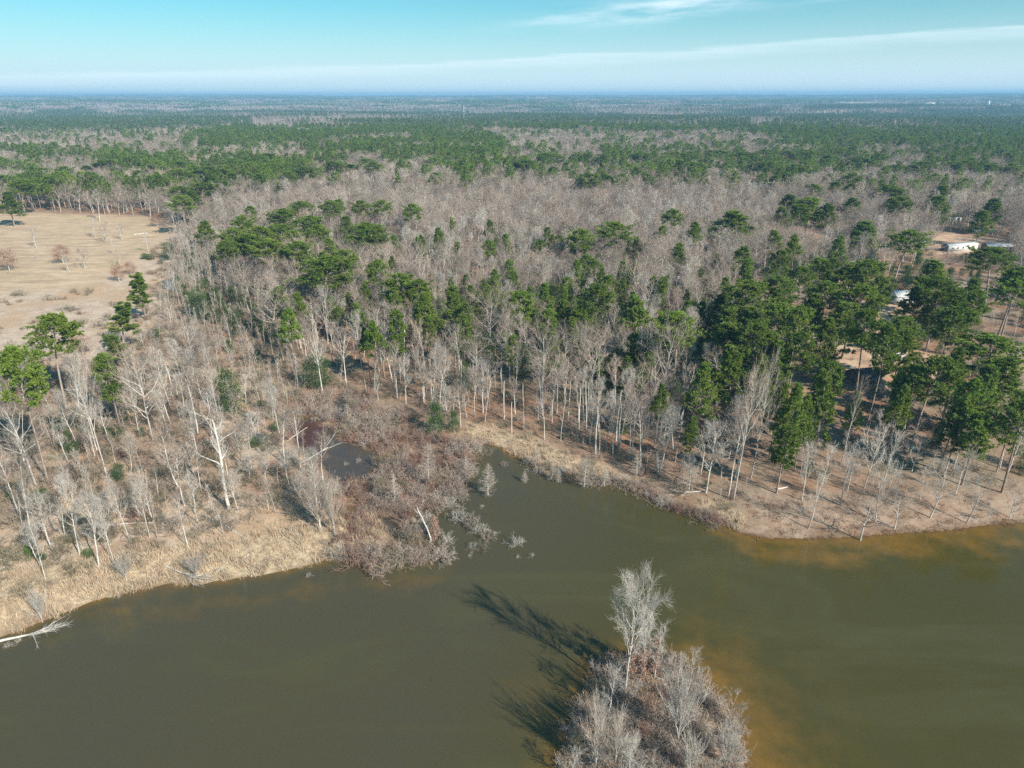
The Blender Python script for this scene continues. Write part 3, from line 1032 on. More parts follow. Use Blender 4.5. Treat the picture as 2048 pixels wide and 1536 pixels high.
reg('hw0', hardwood(1, 18, 0.42, 4.1, dense=0.95), 18)
reg('hw1', hardwood(2, 19, 0.45, 3.8, spread=0.62, dense=0.9), 19)
reg('hw2', hardwood(3, 17, 0.34, 4.9, spread=0.9, trop=0.06, limbs=18, dense=1.0), 17)
reg('hw3', hardwood(4, 20, 0.52, 3.2, spread=0.65), 20)
reg('hw4', hardwood(5, 15, 0.30, 5.4, dense=1.0, spread=1.0, trop=0.08, trunk_r=0.26, limbs=16), 15)
reg('hw5', hardwood(6, 16, 0.40, 3.2, spread=0.55, mat='twig_pale', bark='bark_white', dense=1.15), 16)
reg('hw6', hardwood(7, 17, 0.5, 3.9, spread=0.8, mat='twig', bark='bark_white', lean=0.06, dense=0.6), 17)
reg('hw7', hardwood(8, 18, 0.33, 4.0, spread=0.7, mat='twig_fan', dense=1.1, limbs=18), 18)
reg('small0', hardwood(21, 9, 0.28, 2.6, spread=0.8, trop=0.07, trunk_r=0.15, mat='twig_pale', bark='bark', limbs=12, dense=0.7, twig_r=0.012), 9)
reg('small1', hardwood(22, 9, 0.40, 2.1, spread=0.6, trunk_r=0.13, mat='twig_pale', bark='bark', limbs=11, dense=0.55, lean=0.08, twig_r=0.012), 9)
reg('small2', hardwood(23, 8, 0.22, 3.0, spread=0.95, trunk_r=0.15, mat='twig', bark='bark', limbs=12, dense=0.6, twig_r=0.012), 8)
reg('isle0', hardwood(201, 18, 0.34, 4.6, spread=0.78, mat='twig_pale', bark='bark_white', dense=1.8, limbs=17, twig_r=0.012, trop=0.09), 18)
reg('sap0', sapling(31, 10), 10)
reg('sap1', sapling(32, 12, 'twig_pale', 130), 12)
reg('sap2', sapling(33, 8, 'twig_fan', 100), 8)
reg('cyp0', cypress(41), 7.5)
reg('cyp1', cypress(42, 7, 2.3), 7)
reg('fan0', fan_tree(51), 7)
reg('fan1', fan_tree(52, 6, 'twig_pale', 34, 0.55, 1500), 6)
reg('shr0', shrub(61, 2.6), 2.6)
reg('shr1', shrub(62, 2.2, 'twig_brush', 18, 380, wide=1.3), 2.2)
reg('shr2', shrub(63, 2.8, 'twig_pale', 26, 520, wide=1.2), 2.8)
reg('shr3', shrub(64, 2.2, 'twig_red', 26, 520, wide=1.2), 2.2)
reg('shr4', shrub(65, 2.4, 'twig', 24, 520, wide=1.2), 2.4)
reg('shr5', shrub(66, 2.8, 'twig_fan', 26, 620, wide=1.3), 2.8)
reg('shr6', shrub(67, 2.7, 'twig_marsh', 26, 640, wide=1.35), 2.7)
reg('shr7', shrub(68, 2.3, 'twig_marsh', 22, 560, wide=1.5), 2.3)
reg('snag0', snag(71, 13, 0), 13)
reg('snag1', snag(72, 16, 9, 0.34, twiggy=120), 16)
reg('snag2', snag(73, 12, 4, 0.18), 12)
reg('snag3', snag(74, 9, 0, 0.17, 'bark'), 9)
reg('pine0', pine(81, 24, 0.66, 4.6, 'umbrella'), 24)
reg('pine1', pine(82, 23, 0.55, 3.6, 'cone'), 23)
reg('pine2', pine(83, 22, 0.42, 2.6, 'column', nb=60, tuft_n=13), 22)
reg('pine3', pine(84, 18, 0.35, 2.5, 'sparse', nb=34), 18)
reg('pine4', pine(85, 25, 0.62, 4.2, 'umbrella', nb=60), 25)
reg('pine5', pine(86, 20, 0.35, 4.4, 'cone', nb=70, tuft_n=13), 20)
reg('pine6', pine(87, 23, 0.58, 3.8, 'umbrella', lean=0.07), 23)
reg('cedar0', leafy(91, 5.5, 1.9, 'cedar', 3000), 5.5)
reg('cedar1', leafy(92, 6.0, 1.8, 'cedar', 2600, 'cone'), 6)
reg('holly0', leafy(93, 6.5, 2.6, 'holly', 2600, 'egg', 0.30, 60), 6.5)
reg('holly1', leafy(94, 8.0, 2.4, 'holly', 2600, 'cone', 0.30, 60), 8)
reg('rust0', leafy(95, 8.0, 2.7, 'rust', 2000, 'egg', 0.26, 55, 0.22, 0.16), 8)
reg('reed0', tuft(101), 1.9)
reg('reed1', tuft(102, 2.1, 30, 'reed', 0.7), 2.1)
reg('reed2', tuft(103, 1.5, 26, 'reed', 0.8, bend=0.5), 1.5)
reg('grass0', tuft(104, 0.9, 26, 'grass', 0.8, 0.04, 0.5), 0.9)
reg('grass1', tuft(105, 1.2, 26, 'grass', 0.6, 0.04, 0.4), 1.2)
def sticks(seed, n=9, leaves=26):
    rng = np.random.default_rng(seed)
    B = Build()
    o = np.concatenate([rng.normal(0, 0.55, (n, 2)), np.full((n, 1), 0.03)], 1)
    d = np.concatenate([rng.normal(0, 1, (n, 2)), rng.normal(0, 0.06, (n, 1))], 1)
    B.tube(walk(o, d, rng.uniform(0.4, 1.5, n), 4, 0.10, 0.0, rng, 0.03, 0.012), 3, 'twig_brush', 'crown')
    c = np.concatenate([rng.normal(0, 0.6, (leaves, 2)), np.full((leaves, 1), 0.02)], 1)
    V, F = diamonds(c, nrm(np.concatenate([rng.normal(0, 1, (leaves, 2)), rng.uniform(0, .25, (leaves, 1))], 1)), 0.22, 0.08, rng)
    B.add(V, F, 'rust', 'crown')
    return B


reg('stick0', sticks(171), 1)
reg('stick1', sticks(172, 5, 44), 1)
for i in range(4):
    reg('m_hw%d' % i, hardwood(110 + i, 17 + i % 3, 0.38, 4.2 + 0.4 * (i % 2), lod=1, mat=('twig', 'twig_brush', 'twig', 'twig_fan')[i], spread=(0.7, 0.6, 0.85, 0.65)[i], dense=1.1), 17 + i % 3)
for i in range(3):
    reg('m_pine%d' % i, pine(120 + i, 22, (0.5, 0.58, 0.42)[i], (4.0, 4.2, 3.4)[i], ('cone', 'umbrella', 'cone')[i], lod=1), 22)
for i in range(3):
    reg('f_hw%d' % i, hardwood(130 + i, 17, 0.35, 3.8, lod=2), 17)
for i in range(3):
    reg('f_pine%d' % i, pine(140 + i, 20, 0.40, 3.8, ('cone', 'umbrella', 'cone')[i], lod=2, mat='needle_far'), 20)
for i in range(3):
    reg('g_hw%d' % i, distant_grove(150 + i, 'hw'), 17)
    reg('g_pine%d' % i, distant_grove(160 + i, 'pine'), 17)

PART = {}                                  # key -> (trunk mesh, crown mesh)


def parts_of(key):
    if key not in PART:
        PART[key] = (K[key].mesh(key + '_trunk', {'trunk'}), K[key].mesh(key + '_crown', {'crown'}))
    return PART[key]


FULL = {}


def full_of(key):
    if key not in FULL:
        FULL[key] = K[key].mesh(key + '_whole')
    return FULL[key]


# ------------------------------------------------------------------ stuff through geometry nodes
def scatter_object(name, keys, rows, label, cat=None):
    """rows: (key index, x, y, z, yaw, tilt, sxy, sz)"""
    if not len(rows):
        return
    A = np.array(rows, np.float64)
    src = bpy.data.collections.new('sources_' + name)
    for i, k in enumerate(keys):
        o = bpy.data.objects.new('%02d_%s_source' % (i, name), full_of(k))
        src.objects.link(o)
    me = bpy.data.meshes.new(name)
    me.vertices.add(len(A))
    me.vertices.foreach_set('co', A[:, 1:4].astype(np.float32).ravel())
    a = me.attributes.new('pick', 'INT', 'POINT')
    a.data.foreach_set('value', A[:, 0].astype(np.int32))
    a = me.attributes.new('turn', 'FLOAT_VECTOR', 'POINT')
    a.data.foreach_set('vector', np.stack([A[:, 5], np.zeros(len(A)), A[:, 4]], 1).astype(np.float32).ravel())
    a = me.attributes.new('size', 'FLOAT_VECTOR', 'POINT')
    a.data.foreach_set('vector', np.stack([A[:, 6], A[:, 6], A[:, 7]], 1).astype(np.float32).ravel())
    o = link(name, me)
    tag(o, label, cat, kind='stuff')
    g = bpy.data.node_groups.new('scatter_' + name, 'GeometryNodeTree')
    g.interface.new_socket('Geometry', in_out='INPUT', socket_type='NodeSocketGeometry')
    g.interface.new_socket('Geometry', in_out='OUTPUT', socket_type='NodeSocketGeometry')
    gi = g.nodes.new('NodeGroupInput')
    go = g.nodes.new('NodeGroupOutput')
    ip = g.nodes.new('GeometryNodeInstanceOnPoints')
    ci = g.nodes.new('GeometryNodeCollectionInfo')
    ci.inputs['Collection'].default_value = src
    ci.inputs['Separate Children'].default_value = True
    ci.inputs['Reset Children'].default_value = True
    ip.inputs['Pick Instance'].default_value = True

    def att(nm, ty):
        n = g.nodes.new('GeometryNodeInputNamedAttribute')
        n.data_type = ty
        n.inputs['Name'].default_value = nm
        return n.outputs['Attribute']
    e = g.nodes.new('FunctionNodeEulerToRotation')
    g.links.new(gi.outputs[0], ip.inputs['Points'])
    g.links.new(ci.outputs[0], ip.inputs['Instance'])
    g.links.new(att('pick', 'INT'), ip.inputs['Instance Index'])
    g.links.new(att('turn', 'FLOAT_VECTOR'), e.inputs[0])
    g.links.new(e.outputs[0], ip.inputs['Rotation'])
    g.links.new(att('size', 'FLOAT_VECTOR'), ip.inputs['Scale'])
    g.links.new(ip.outputs[0], go.inputs[0])
    md = o.modifiers.new('scatter', 'NODES')
    md.node_group = g
    return o

# ------------------------------------------------------------------ planting
PL = []            # every individual plant: dict
NATIVE_R = {'pine0': 4.6, 'pine1': 3.7, 'pine2': 2.8, 'pine3': 2.3, 'pine4': 4.2, 'pine5': 4.5, 'pine6': 3.9, 'hw0': 4.2, 'hw1': 3.8, 'hw2': 5.2, 'hw3': 3.3,
            'hw4': 5.8, 'hw5': 3.3, 'hw6': 4.1, 'hw7': 4.2, 'isle0': 4.8, 'small0': 2.8, 'small1': 2.3, 'small2': 3.2, 'cyp0': 2.7, 'cyp1': 2.4, 'fan0': 3.6, 'fan1': 3.6,
            'cedar0': 2.0, 'cedar1': 1.9, 'holly0': 2.7, 'holly1': 2.5, 'rust0': 2.8, 'shr0': 1.9, 'shr1': 2.1, 'shr2': 2.3, 'shr3': 2.0, 'shr4': 2.1, 'shr5': 2.3, 'shr6': 2.4, 'shr7': 2.4, 'sap0': 1.8,
            'sap1': 1.8, 'sap2': 1.6, 'snag0': 1, 'snag1': 3, 'snag2': 2, 'snag3': 1}


def plant(kind, key, x, y, h, sxy=None, yaw=None, tilt=0.0, label=None, z=None, hero=False, group=None):
    s = h / H0[key]
    p = dict(kind=kind, key=key, x=x, y=y, h=h, sz=s, sxy=sxy or s, yaw=random.uniform(0, 6.28) if yaw is None else yaw, tilt=tilt, label=label, z=z, hero=hero, group=group)
    PL.append(p)
    return p


def hero(kind, key, base, top=None, h=None, w=None, label=None, yaw=None, tilt=0.0, z=None):
    """a tree whose foot stands at photo pixel base; height from the pixel of its top, width in pixels"""
    if base[0] == 'c':          # only the crown shows: ('c', top_u, top_v, height)
        _, u, v, hh = base
        x, y = G(u, v, hh)
        h = hh
        for _i in range(3):                      # settle on the uneven ground
            h = hh - 0.8
    else:
        x, y = G(*base)
        if h is None:
            h = top_height(base, top)
    s = None
    if w:
        depth = y * CP + CAM_H * SP
        s = w * depth / FPX / 2 / NATIVE_R[key]
    return plant(kind, key, x, y, max(h, 1.0), s, yaw, tilt, label, z, True)


PT, BT, SN, CYP, SH, JU, WO, SAP = 'pine_tree', 'bare_tree', 'dead_snag', 'bald_cypress', 'bare_shrub', 'evergreen_bush', 'withered_oak', 'bare_sapling'

# --- left bank, pines
hero(PT, 'pine4', (135, 832), (97, 632), w=84, label='tall umbrella crowned pine on a bare trunk at the foot of the dry field')
hero(PT, 'pine4', (98, 975), (38, 690), w=84, label='tall pine with thick rounded crown at the left edge, nearest to the lake')
hero(PT, 'pine2', (243, 868), (213, 710), w=42, label='slim pine with long dense column of green on the left bank')
hero(PT, 'pine3', (252, 742), (235, 672), w=44, label='short loose pine just behind the slim column pine')
hero(PT, 'pine3', (248, 700), (198, 606), w=50, label='sparse narrow pine casting a long shadow over the rough field')
hero(PT, 'pine3', (292, 640), (262, 543), w=44, label='sparse small pine at the brushy corner of the field')
hero(JU, 'cedar0', (340, 520), (342, 487), w=26, label='round green evergreen at the right end of the mown field')
hero(JU, 'cedar0', (300, 520), (301, 509), w=16, label='low green bush, right one of the pair below the field corner')
hero(JU, 'cedar0', (289, 519), (290, 508), w=14, label='low green bush, left one of the pair below the field corner')
hero(JU, 'cedar0', (463, 830), (460, 746), w=44, label='bright round evergreen standing alone in the grey brush of the left bank')
hero(JU, 'cedar0', (240, 968), (238, 934), w=26, label='bright green bush above the left bank reeds')
hero(JU, 'cedar1', (138, 890), (138, 868), w=16, label='small cone shaped bush below the tall umbrella pine')
hero(JU, 'holly0', (122, 872), (120, 842), w=24, label='olive green bush left of the small cone bush')
hero(JU, 'holly0', (150, 915), (150, 892), w=34, label='yellow green low bush on the left bank slope')
hero(JU, 'cedar0', (85, 1012), (84, 985), w=34, label='flat dark green bush near the left edge above the reeds')
hero(JU, 'holly0', (6, 885), (4, 860), w=20, label='green bush at the very left picture edge')
# --- field trees
hero(WO, 'rust0', (127, 529), (122, 494), w=32, label='rust brown leafy oak standing alone in the field')
hero(WO, 'rust0', (19, 543), (12, 502), w=36, label='rust brown leafy oak at the left edge of the field')
hero(WO, 'rust0', (315, 454), (314, 424), w=24, label='dark leafy oak in the shaded top corner of the field')
hero(WO, 'rust0', (238, 562), (238, 528), w=26, label='withered brown oak at the brushy lower edge of the field')
hero(WO, 'rust0', (165, 708), (165, 675), w=46, label='spreading brown oak scrub right of the umbrella pine')
hero(WO, 'rust0', (262, 548), (262, 522), w=22, label='brown thicket tree beside the two low green bushes')
for i, (b, t, k, lab) in enumerate([((200, 444), (197, 385), 'hw5', 'white trunked tree at the far edge of the field'),
                                    ((72, 496), (64, 455), 'small1', 'thin young tree in the upper left field with a short shadow'),
                                    ((212, 485), (203, 448), 'small2', 'small round headed bare tree in the middle of the field'),
                                    ((245, 480), (240, 446), 'small0', 'small bare tree in the field, right of the round headed one'),
                                    ((190, 476), (185, 437), 'small1', 'thin bare tree in the field, left of the round headed one'),
                                    ((297, 505), (296, 470), 'small1', 'thin bare tree near the right end of the field'),
                                    ((138, 546), (137, 512), 'small1', 'thin grey sapling tree beside the lone rust brown oak'),
                                    ((170, 539), (168, 505), 'small2', 'faint brownish young tree right of the lone rust brown oak'),
                                    ((228, 509), (226, 484), 'small1', 'short bare young tree low in the middle of the field'),
                                    ((74, 519), (73, 502), 'small1', 'tiny bare tree left of the lone rust brown oak'),
                                    ((240, 532), (236, 505), 'small2', 'bare tree over the brush at the lower edge of the field')]):
    hero(BT, k, b, t, label=lab)
# --- left bank, bare trees and snags
for b, t, k, wd, lab in [
    ((213, 957), (165, 742), 'hw6', 56, 'tall white trunked tree with a sinuous stem in the middle of the left bank'),
    ((194, 905), (158, 775), 'hw5', 40, 'slender white tree left of the sinuous white trunk'),
    ((305, 882), (278, 712), 'hw4', 90, 'big forked grey tree with two wide arms on the left bank'),
    ((278, 876), (256, 745), 'hw5', 36, 'thin pale tree just left of the big forked grey tree'),
    ((340, 884), (318, 790), 'hw5', 34, 'thin straight pale tree right of the big forked grey tree'),
    ((341, 818), (322, 705), 'hw5', 44, 'pale tree behind the big forked grey tree, leaning left'),
    ((418, 794), (414, 692), 'hw4', 54, 'white stemmed tree with a neat candelabra crown left of the round evergreen'),
    ((386, 772), (372, 704), 'hw5', 40, 'small pale tree left of the candelabra crowned tree'),
    ((402, 988), (388, 885), 'hw6', 44, 'broken topped pale tree left of the large white dead tree'),
    ((356, 978), (346, 860), 'hw2', 70, 'low wide branched dark twigged tree above the cream topped tree'),
    ((375, 1096), (365, 992), 'hw6', 44, 'white tree at the reed edge left of the large white dead tree'),
    ((258, 1082), (236, 972), 'hw5', 36, 'thin white tree behind the left bank reeds, left of its near twin'),
    ((298, 1077), (280, 968), 'hw5', 34, 'thin white tree behind the left bank reeds, right of its near twin'),
    ((225, 1122), (204, 1000), 'hw5', 36, 'thin grey tree at the back of the reed bed'),
    ((197, 1135), (163, 1000), 'hw5', 66, 'dense pale crowned tree standing just behind the left reeds'),
    ((158, 1112), (104, 962), 'hw5', 50, 'dense pale crowned tree left of the largest pale one behind the reeds'),
    ((128, 1072), (98, 950), 'hw1', 44, 'grey tree in the left brush, left of the pale crowned pair'),
    ((90, 1160), (72, 1050), 'hw5', 34, 'thin grey tree in the reeds near the left edge'),
    ((72, 975), (28, 790), 'hw4', 100, 'large many armed grey tree near the left edge'),
    ((66, 1100), (20, 930), 'hw1', 60, 'bare tree low at the left edge above the reeds'),
    ((50, 925), (8, 790), 'hw6', 60, 'pale tree with crooked limbs touching the left edge'),
    ((38, 1040), (2, 905), 'hw3', 50, 'thin bare tree at the left edge beside the flat bush'),
    ((222, 1020), (205, 960), 'small1', 26, 'short thin tree between the pale crowned trees and the bright green bush'),
    ((175, 985), (165, 905), 'small1', 30, 'small bare tree below the sinuous white trunk'),
    ((545, 840), (520, 760), 'hw5', 30, 'leaning thin pale tree at the upper end of the marsh'),
    ((590, 720), (560, 640), 'hw1', 40, 'thin bare tree at the edge of the woods above the marsh'),
    ((655, 690), (640, 580), 'hw5', 44, 'white stemmed tree below the wide flat pine in the middle'),
    ((725, 645), (695, 545), 'hw4', 70, 'bent white tree with arching limbs right of the wide flat pine'),
    ((770, 640), (768, 535), 'hw5', 40, 'straight white tree left of the central pair of pines'),
    ((920, 770), (895, 660), 'hw6', 66, 'white trunk with a burst of drooping white limbs in the middle woods'),
    ((980, 735), (955, 600), 'hw4', 84, 'wide crowned pale tree above the middle of the woods'),
    ((1032, 812), (1025, 680), 'hw3', 34, 'straight pale tree right of the leaning dead pole above the inlet'),
    ((1085, 838), (1090, 665), 'hw2', 84, 'large bare tree with wide arched limbs above the inlet'),
    ((1165, 778), (1163, 660), 'fan0', 44, 'silvery fine twigged tree against the dark evergreens'),
    ((1262, 800), (1260, 735), 'hw2', 50, 'gnarled bare tree below the dark evergreens'),
    ((1320, 830), (1312, 672), 'hw4', 90, 'contorted wide bare tree in front of the dark evergreens'),
    ((1200, 715), (1180, 590), 'hw6', 60, 'thick forked white trunk beside a green pine in the middle'),
    ((1260, 650), (1250, 575), 'hw6', 50, 'forked bare tree below the pale blue van'),
    ((1415, 590), (1412, 510), 'hw4', 70, 'wide bare tree right of the pale blue van'),
    ((1210, 900), (1215, 790), 'hw5', 40, 'double stemmed silvery tree at the reed edge of the inlet'),
    ((1465, 1004), (1480, 740), 'hw0', 52, 'tall dark trunked bare tree at the corner of the right bank'),
    ((1454, 1000), (1450, 800), 'hw3', 44, 'second dark bare tree beside the tall one at the corner of the right bank'),
    ((1500, 960), (1530, 730), 'hw2', 60, 'tall bare tree with rising limbs right of the corner of the right bank'),
    ((1487, 900), (1500, 760), 'hw0', 56, 'bare tree behind the corner of the right bank'),
]:
    hero(BT, k, b, t, w=wd, label=lab)
for b, t, k, wd, lab in [
    ((458, 1022), (452, 850), 'snag1', 90, 'large white dead tree with crooked broken limbs on the left bank'),
    ((536, 1022), (533, 985), 'snag0', None, 'short white dead pole in the brush of the left bank'),
    ((201, 865), (197, 820), 'snag3', None, 'tan dead pole behind the sinuous white trunk'),
    ((199, 930), (196, 912), 'snag0', None, 'very short pale stump pole left of the white sinuous trunk'),
    ((271, 1008), (268, 970), 'snag0', None, 'thin pale pole right of the bright green bush'),
    ((1156, 862), (1157, 778), 'snag0', None, 'tall straight white pole, left of the pair above the inlet'),
    ((1174, 838), (1174, 773), 'snag0', None, 'tall straight white pole, right of the pair above the inlet'),
    ((1189, 910), (1187, 815), 'snag0', None, 'white dead pole standing at the reeds below the pole pair'),
    ((1197, 910), (1196, 850), 'snag3', None, 'thin grey pole close to the white pole at the reeds'),
    ((1120, 884), (1120, 786), 'snag2', 22, 'dead white tree with stubby side limbs above the reeds of the inlet'),
    ((1075, 846), (1074, 811), 'snag0', None, 'short white pole between the trunks above the inlet'),
    ((1235, 898), (1235, 810), 'snag0', None, 'white dead pole right of the silvery double stem'),
    ((1007, 840), (986, 764), 'snag0', None, 'leaning white dead pole left of the inlet trees'),
    ((1022, 866), (1021, 805), 'snag0', None, 'pale dead pole beside the leaning one near the inlet'),
    ((1291, 940), (1291, 897), 'snag0', None, 'stout pinkish dead stub at the reed edge of the right bank'),
    ((790, 780), (789, 736), 'snag0', None, 'white dead pole in the red brown litter above the marsh'),
    ((862, 802), (857, 720), 'snag0', None, 'thin leaning pole on the slope above the marsh'),
    ((762, 728), (757, 670), 'snag0', None, 'thick broken white trunk in the middle woods'),
    ((732, 785), (728, 755), 'snag3', None, 'short tan pole at the upper rim of the marsh'),
    ((1012, 745), (996, 706), 'snag0', None, 'short leaning dead trunk in the woods above the inlet'),
    ((1531, 1034), (1532, 1017), 'snag0', None, 'short pale stump on the open right bank'),
    ((860, 1075), (880, 1010), 'snag2', 60, 'dead tree wrapped in russet vines at the tip of the marsh'),
]:
    hero(SN, k, b, t, w=wd and wd * 0.7, label=lab)
# --- cypresses in the inlet
for b, t, k, wd, lab in [
    ((974, 983), (970, 918), 'cyp0', 50, 'feathery cone shaped bare cypress standing alone in the inlet water'),
    ((856, 965), (852, 882), 'cyp0', 54, 'largest pinkish bare cypress over the marsh shrubs'),
    ((929, 950), (925, 902), 'cyp1', 40, 'bare cypress in the shrubs behind the lone inlet cypress'),
    ((787, 1008), (784, 945), 'cyp1', 46, 'bare cypress in the middle of the marsh shrubs'),
    ((1048, 958), (1047, 934), 'cyp1', 20, 'smallest young cypress at the waterline of the inlet'),
    ((1070, 930), (1067, 893), 'cyp0', 34, 'pale cypress behind the smallest young one'),
    ((1102, 953), (1100, 916), 'cyp0', 32, 'young cypress, left one of the close pair in the inlet'),
    ((1115, 958), (1112, 928), 'cyp1', 18, 'young cypress, right one of the close pair in the inlet'),
    ((1167, 966), (1158, 902), 'cyp0', 52, 'broad bare cypress at the waterline below the white poles'),
    ((1207, 965), (1205, 928), 'cyp1', 34, 'bare cypress right of the broad one at the waterline'),
    ((1272, 950), (1270, 900), 'cyp1', 36, 'bare cypress on the reed edge beside the pinkish stub'),
    ((1376, 980), (1373, 902), 'cyp0', 60, 'wide bare cypress at the corner of the right bank'),
    ((1314, 945), (1312, 868), 'cyp1', 34, 'narrow pale cypress behind the pinkish stub'),
    ((696, 845), (694, 800), 'cyp1', 30, 'bare cypress beside the small upper pool of the marsh'),
]:
    hero(CYP, k, b, t, w=wd, label=lab)
# fan shaped trees of the marsh
for b, t, k, wd, lab in [
    ((640, 1065), (628, 958), 'fan0', 96, 'broad fan of pale stems at the left of the marsh, larger'),
    ((668, 1070), (662, 965), 'fan0', 60, 'narrower fan of pale stems joined to the larger one'),
    ((600, 1000), (590, 950), 'fan1', 40, 'small bushy fan tree above the broad marsh fan'),
    ((250, 1155), (247, 1105), 'fan1', 50, 'pale fan shaped bush on the left reed bank'),
    ((80, 1235), (75, 1170), 'fan1', 44, 'pale fan shaped bush near the left end of the reeds'),
    ((390, 1150), (380, 1105), 'fan1', 46, 'silvery fan shaped bush leaning over the left shore'),
]:
    hero(BT, k, b, t, w=wd, label=lab)
# --- island
hero(BT, 'isle0', (1247, 1385), (1262, 1152), w=108, label='tallest tree on the island, bleached white with a plume of fine twigs', yaw=0.6)
hero(BT, 'hw5', (1286, 1362), (1300, 1232), w=64, label='white crowned tree right behind the tallest one on the island', yaw=2.0)
hero(BT, 'small0', (1305, 1362), (1318, 1262), w=60, label='vine wrapped short tree with white top on the right of the island tall pair')
hero(BT, 'fan1', (1352, 1492), (1372, 1340), w=110, label='white Y shaped tree on the right half of the island', yaw=1.1)
hero(BT, 'small1', (1378, 1352), (1388, 1300), w=40, label='small crooked white tree at the right shoulder of the island')
hero(BT, 'small1', (1213, 1432), (1212, 1345), w=60, label='thin upright pinkish tree left of the tallest island tree')
hero(BT, 'fan0', (1188, 1540), (1176, 1425), w=92, label='large white fan shaped tree at the lower left of the island')
hero(BT, 'fan0', (1228, 1530), (1222, 1430), w=70, label='second white fan shaped tree, right of the large lower left one')
hero(BT, 'fan1', (1448, 1535), (1440, 1450), w=84, label='round silvery fan bush at the lower right of the island')
hero(BT, 'fan1', (1378, 1556), (1372, 1480), w=90, label='low spreading white tree at the bottom middle of the island')
hero(BT, 'small2', (1455, 1440), (1458, 1385), w=50, label='leaning bare bush tree over the right rim of the island')
hero(BT, 'small2', (1470, 1455), (1478, 1410), w=40, label='low bare bush tree hanging over the orange shallows')
hero(BT, 'small1', (1138, 1560), (1125, 1500), w=50, label='leaning white branch tree at the bottom left of the island')
hero(BT, 'fan1', (1195, 1470), (1190, 1395), w=60, label='grey fan bush at the left rim of the island')
hero(BT, 'hw5', (1255, 1590), (1262, 1490), w=60, label='bare tree at the bottom edge of the picture on the island')
hero(BT, 'fan0', (1310, 1640), (1310, 1545), w=80, label='bare fan tree just at the lower picture edge on the island')
for u, v, wd, k, lab in [(1215, 1365, 46, 'shr4', 'purplish bush at the top left rim of the island'), (1190, 1385, 40, 'shr0', 'grey bush on the left rim of the island'),
                         (1340, 1350, 40, 'shr4', 'bush at the top right rim of the island'), (1400, 1400, 44, 'shr2', 'pale bush on the right slope of the island'),
                         (1425, 1425, 44, 'shr4', 'grey bush right of the white Y tree'), (1300, 1430, 50, 'shr3', 'russet bush in the centre of the island'),
                         (1290, 1480, 50, 'shr3', 'russet bush below the centre of the island'), (1255, 1440, 40, 'shr0', 'bush below the tallest island tree'),
                         (1330, 1400, 40, 'shr3', 'russet bush left of the white Y tree'), (1180, 1440, 50, 'shr0', 'grey bush behind the large white fan tree'),
                         (1455, 1490, 50, 'shr2', 'pale bush at the right rim above the silvery fan bush'), (1270, 1320, 40, 'shr3', 'russet vine tangle between the tall island trees'),
                         (1310, 1335, 36, 'shr3', 'russet vine tangle under the short vine wrapped tree'), (1150, 1500, 40, 'shr0', 'grey bush at the lower left rim of the island'),
                         (1400, 1480, 40, 'shr0', 'low bush between the Y tree and the silvery fan bush')]:
    hero(SH, k, (u, v), h=wd * 0.075, w=wd, label=lab)
# --- right bank
for b, t, k, wd, lab in [
    ((1720, 1074), (1736, 968), 'hw4', 92, 'spreading bare tree with exposed roots right at the waterline of the right bank'),
    ((1616, 1055), (1628, 950), 'small1', 44, 'pale bare tree at the waterline left of the spreading one'),
    ((1602, 1005), (1628, 895), 'small0', 44, 'dark stemmed bare tree on the right bank behind the pale waterline tree'),
    ((1678, 1014), (1702, 900), 'small0', 56, 'pale leaning tree in the middle of the open right bank'),
    ((1692, 985), (1712, 905), 'small1', 40, 'bare tree just behind the pale leaning one'),
    ((1750, 1042), (1778, 920), 'small0', 52, 'bare tree right behind the spreading waterline tree'),
    ((1788, 1053), (1822, 972), 'small2', 64, 'low bare tree right of the spreading waterline tree'),
    ((1858, 1034), (1885, 918), 'small0', 60, 'pale leaning tree right of the low bare one'),
    ((1908, 990), (1938, 905), 'small1', 44, 'slim bare tree further back on the right bank'),
    ((1932, 1042), (1968, 950), 'small0', 56, 'bare tree near the waterline at the right'),
    ((1974, 1042), (1992, 1008), 'small1', 26, 'smallest waterline tree near the right edge'),
    ((2019, 1032), (2044, 975), 'small2', 46, 'bare tree at the waterline by the right picture edge'),
    ((1786, 1012), (1792, 960), 'small1', 30, 'thin straight young tree among the right bank shadows'),
    ((1837, 1005), (1850, 945), 'small1', 30, 'thin young tree left of the slim bare tree on the right bank'),
    ((1725, 980), (1760, 860), 'small0', 60, 'grey bare tree between the pine trunks on the right bank'),
    ((1765, 965), (1790, 870), 'small1', 40, 'thin bare tree left of the pale boulder'),
    ((1640, 975), (1650, 900), 'small1', 40, 'thin bare tree under the leftmost pines of the right bank'),
    ((1560, 940), (1575, 880), 'small1', 34, 'small bare tree behind the first pines of the right bank'),
    ((1403, 935), (1398, 860), 'hw6', 44, 'white crooked limbed tree in front of the dark pines'),
    ((1455, 922), (1452, 800), 'hw5', 44, 'pale tree behind the corner of the right bank'),
    ((2006, 968), (2038, 832), 'hw5', 60, 'white bare tree near the right picture edge on the litter slope'),
    ((1820, 950), (1850, 865), 'small2', 50, 'bare tree next to the pale boulder'),
    ((1880, 880), (1905, 800), 'small1', 40, 'small bare tree above the pale boulder'),
    ((1680, 932), (1684, 755), 'hw3', 34, 'tall thin white bare tree rising among the right bank pines'),
]:
    hero(BT, k, b, t, w=wd, label=lab)
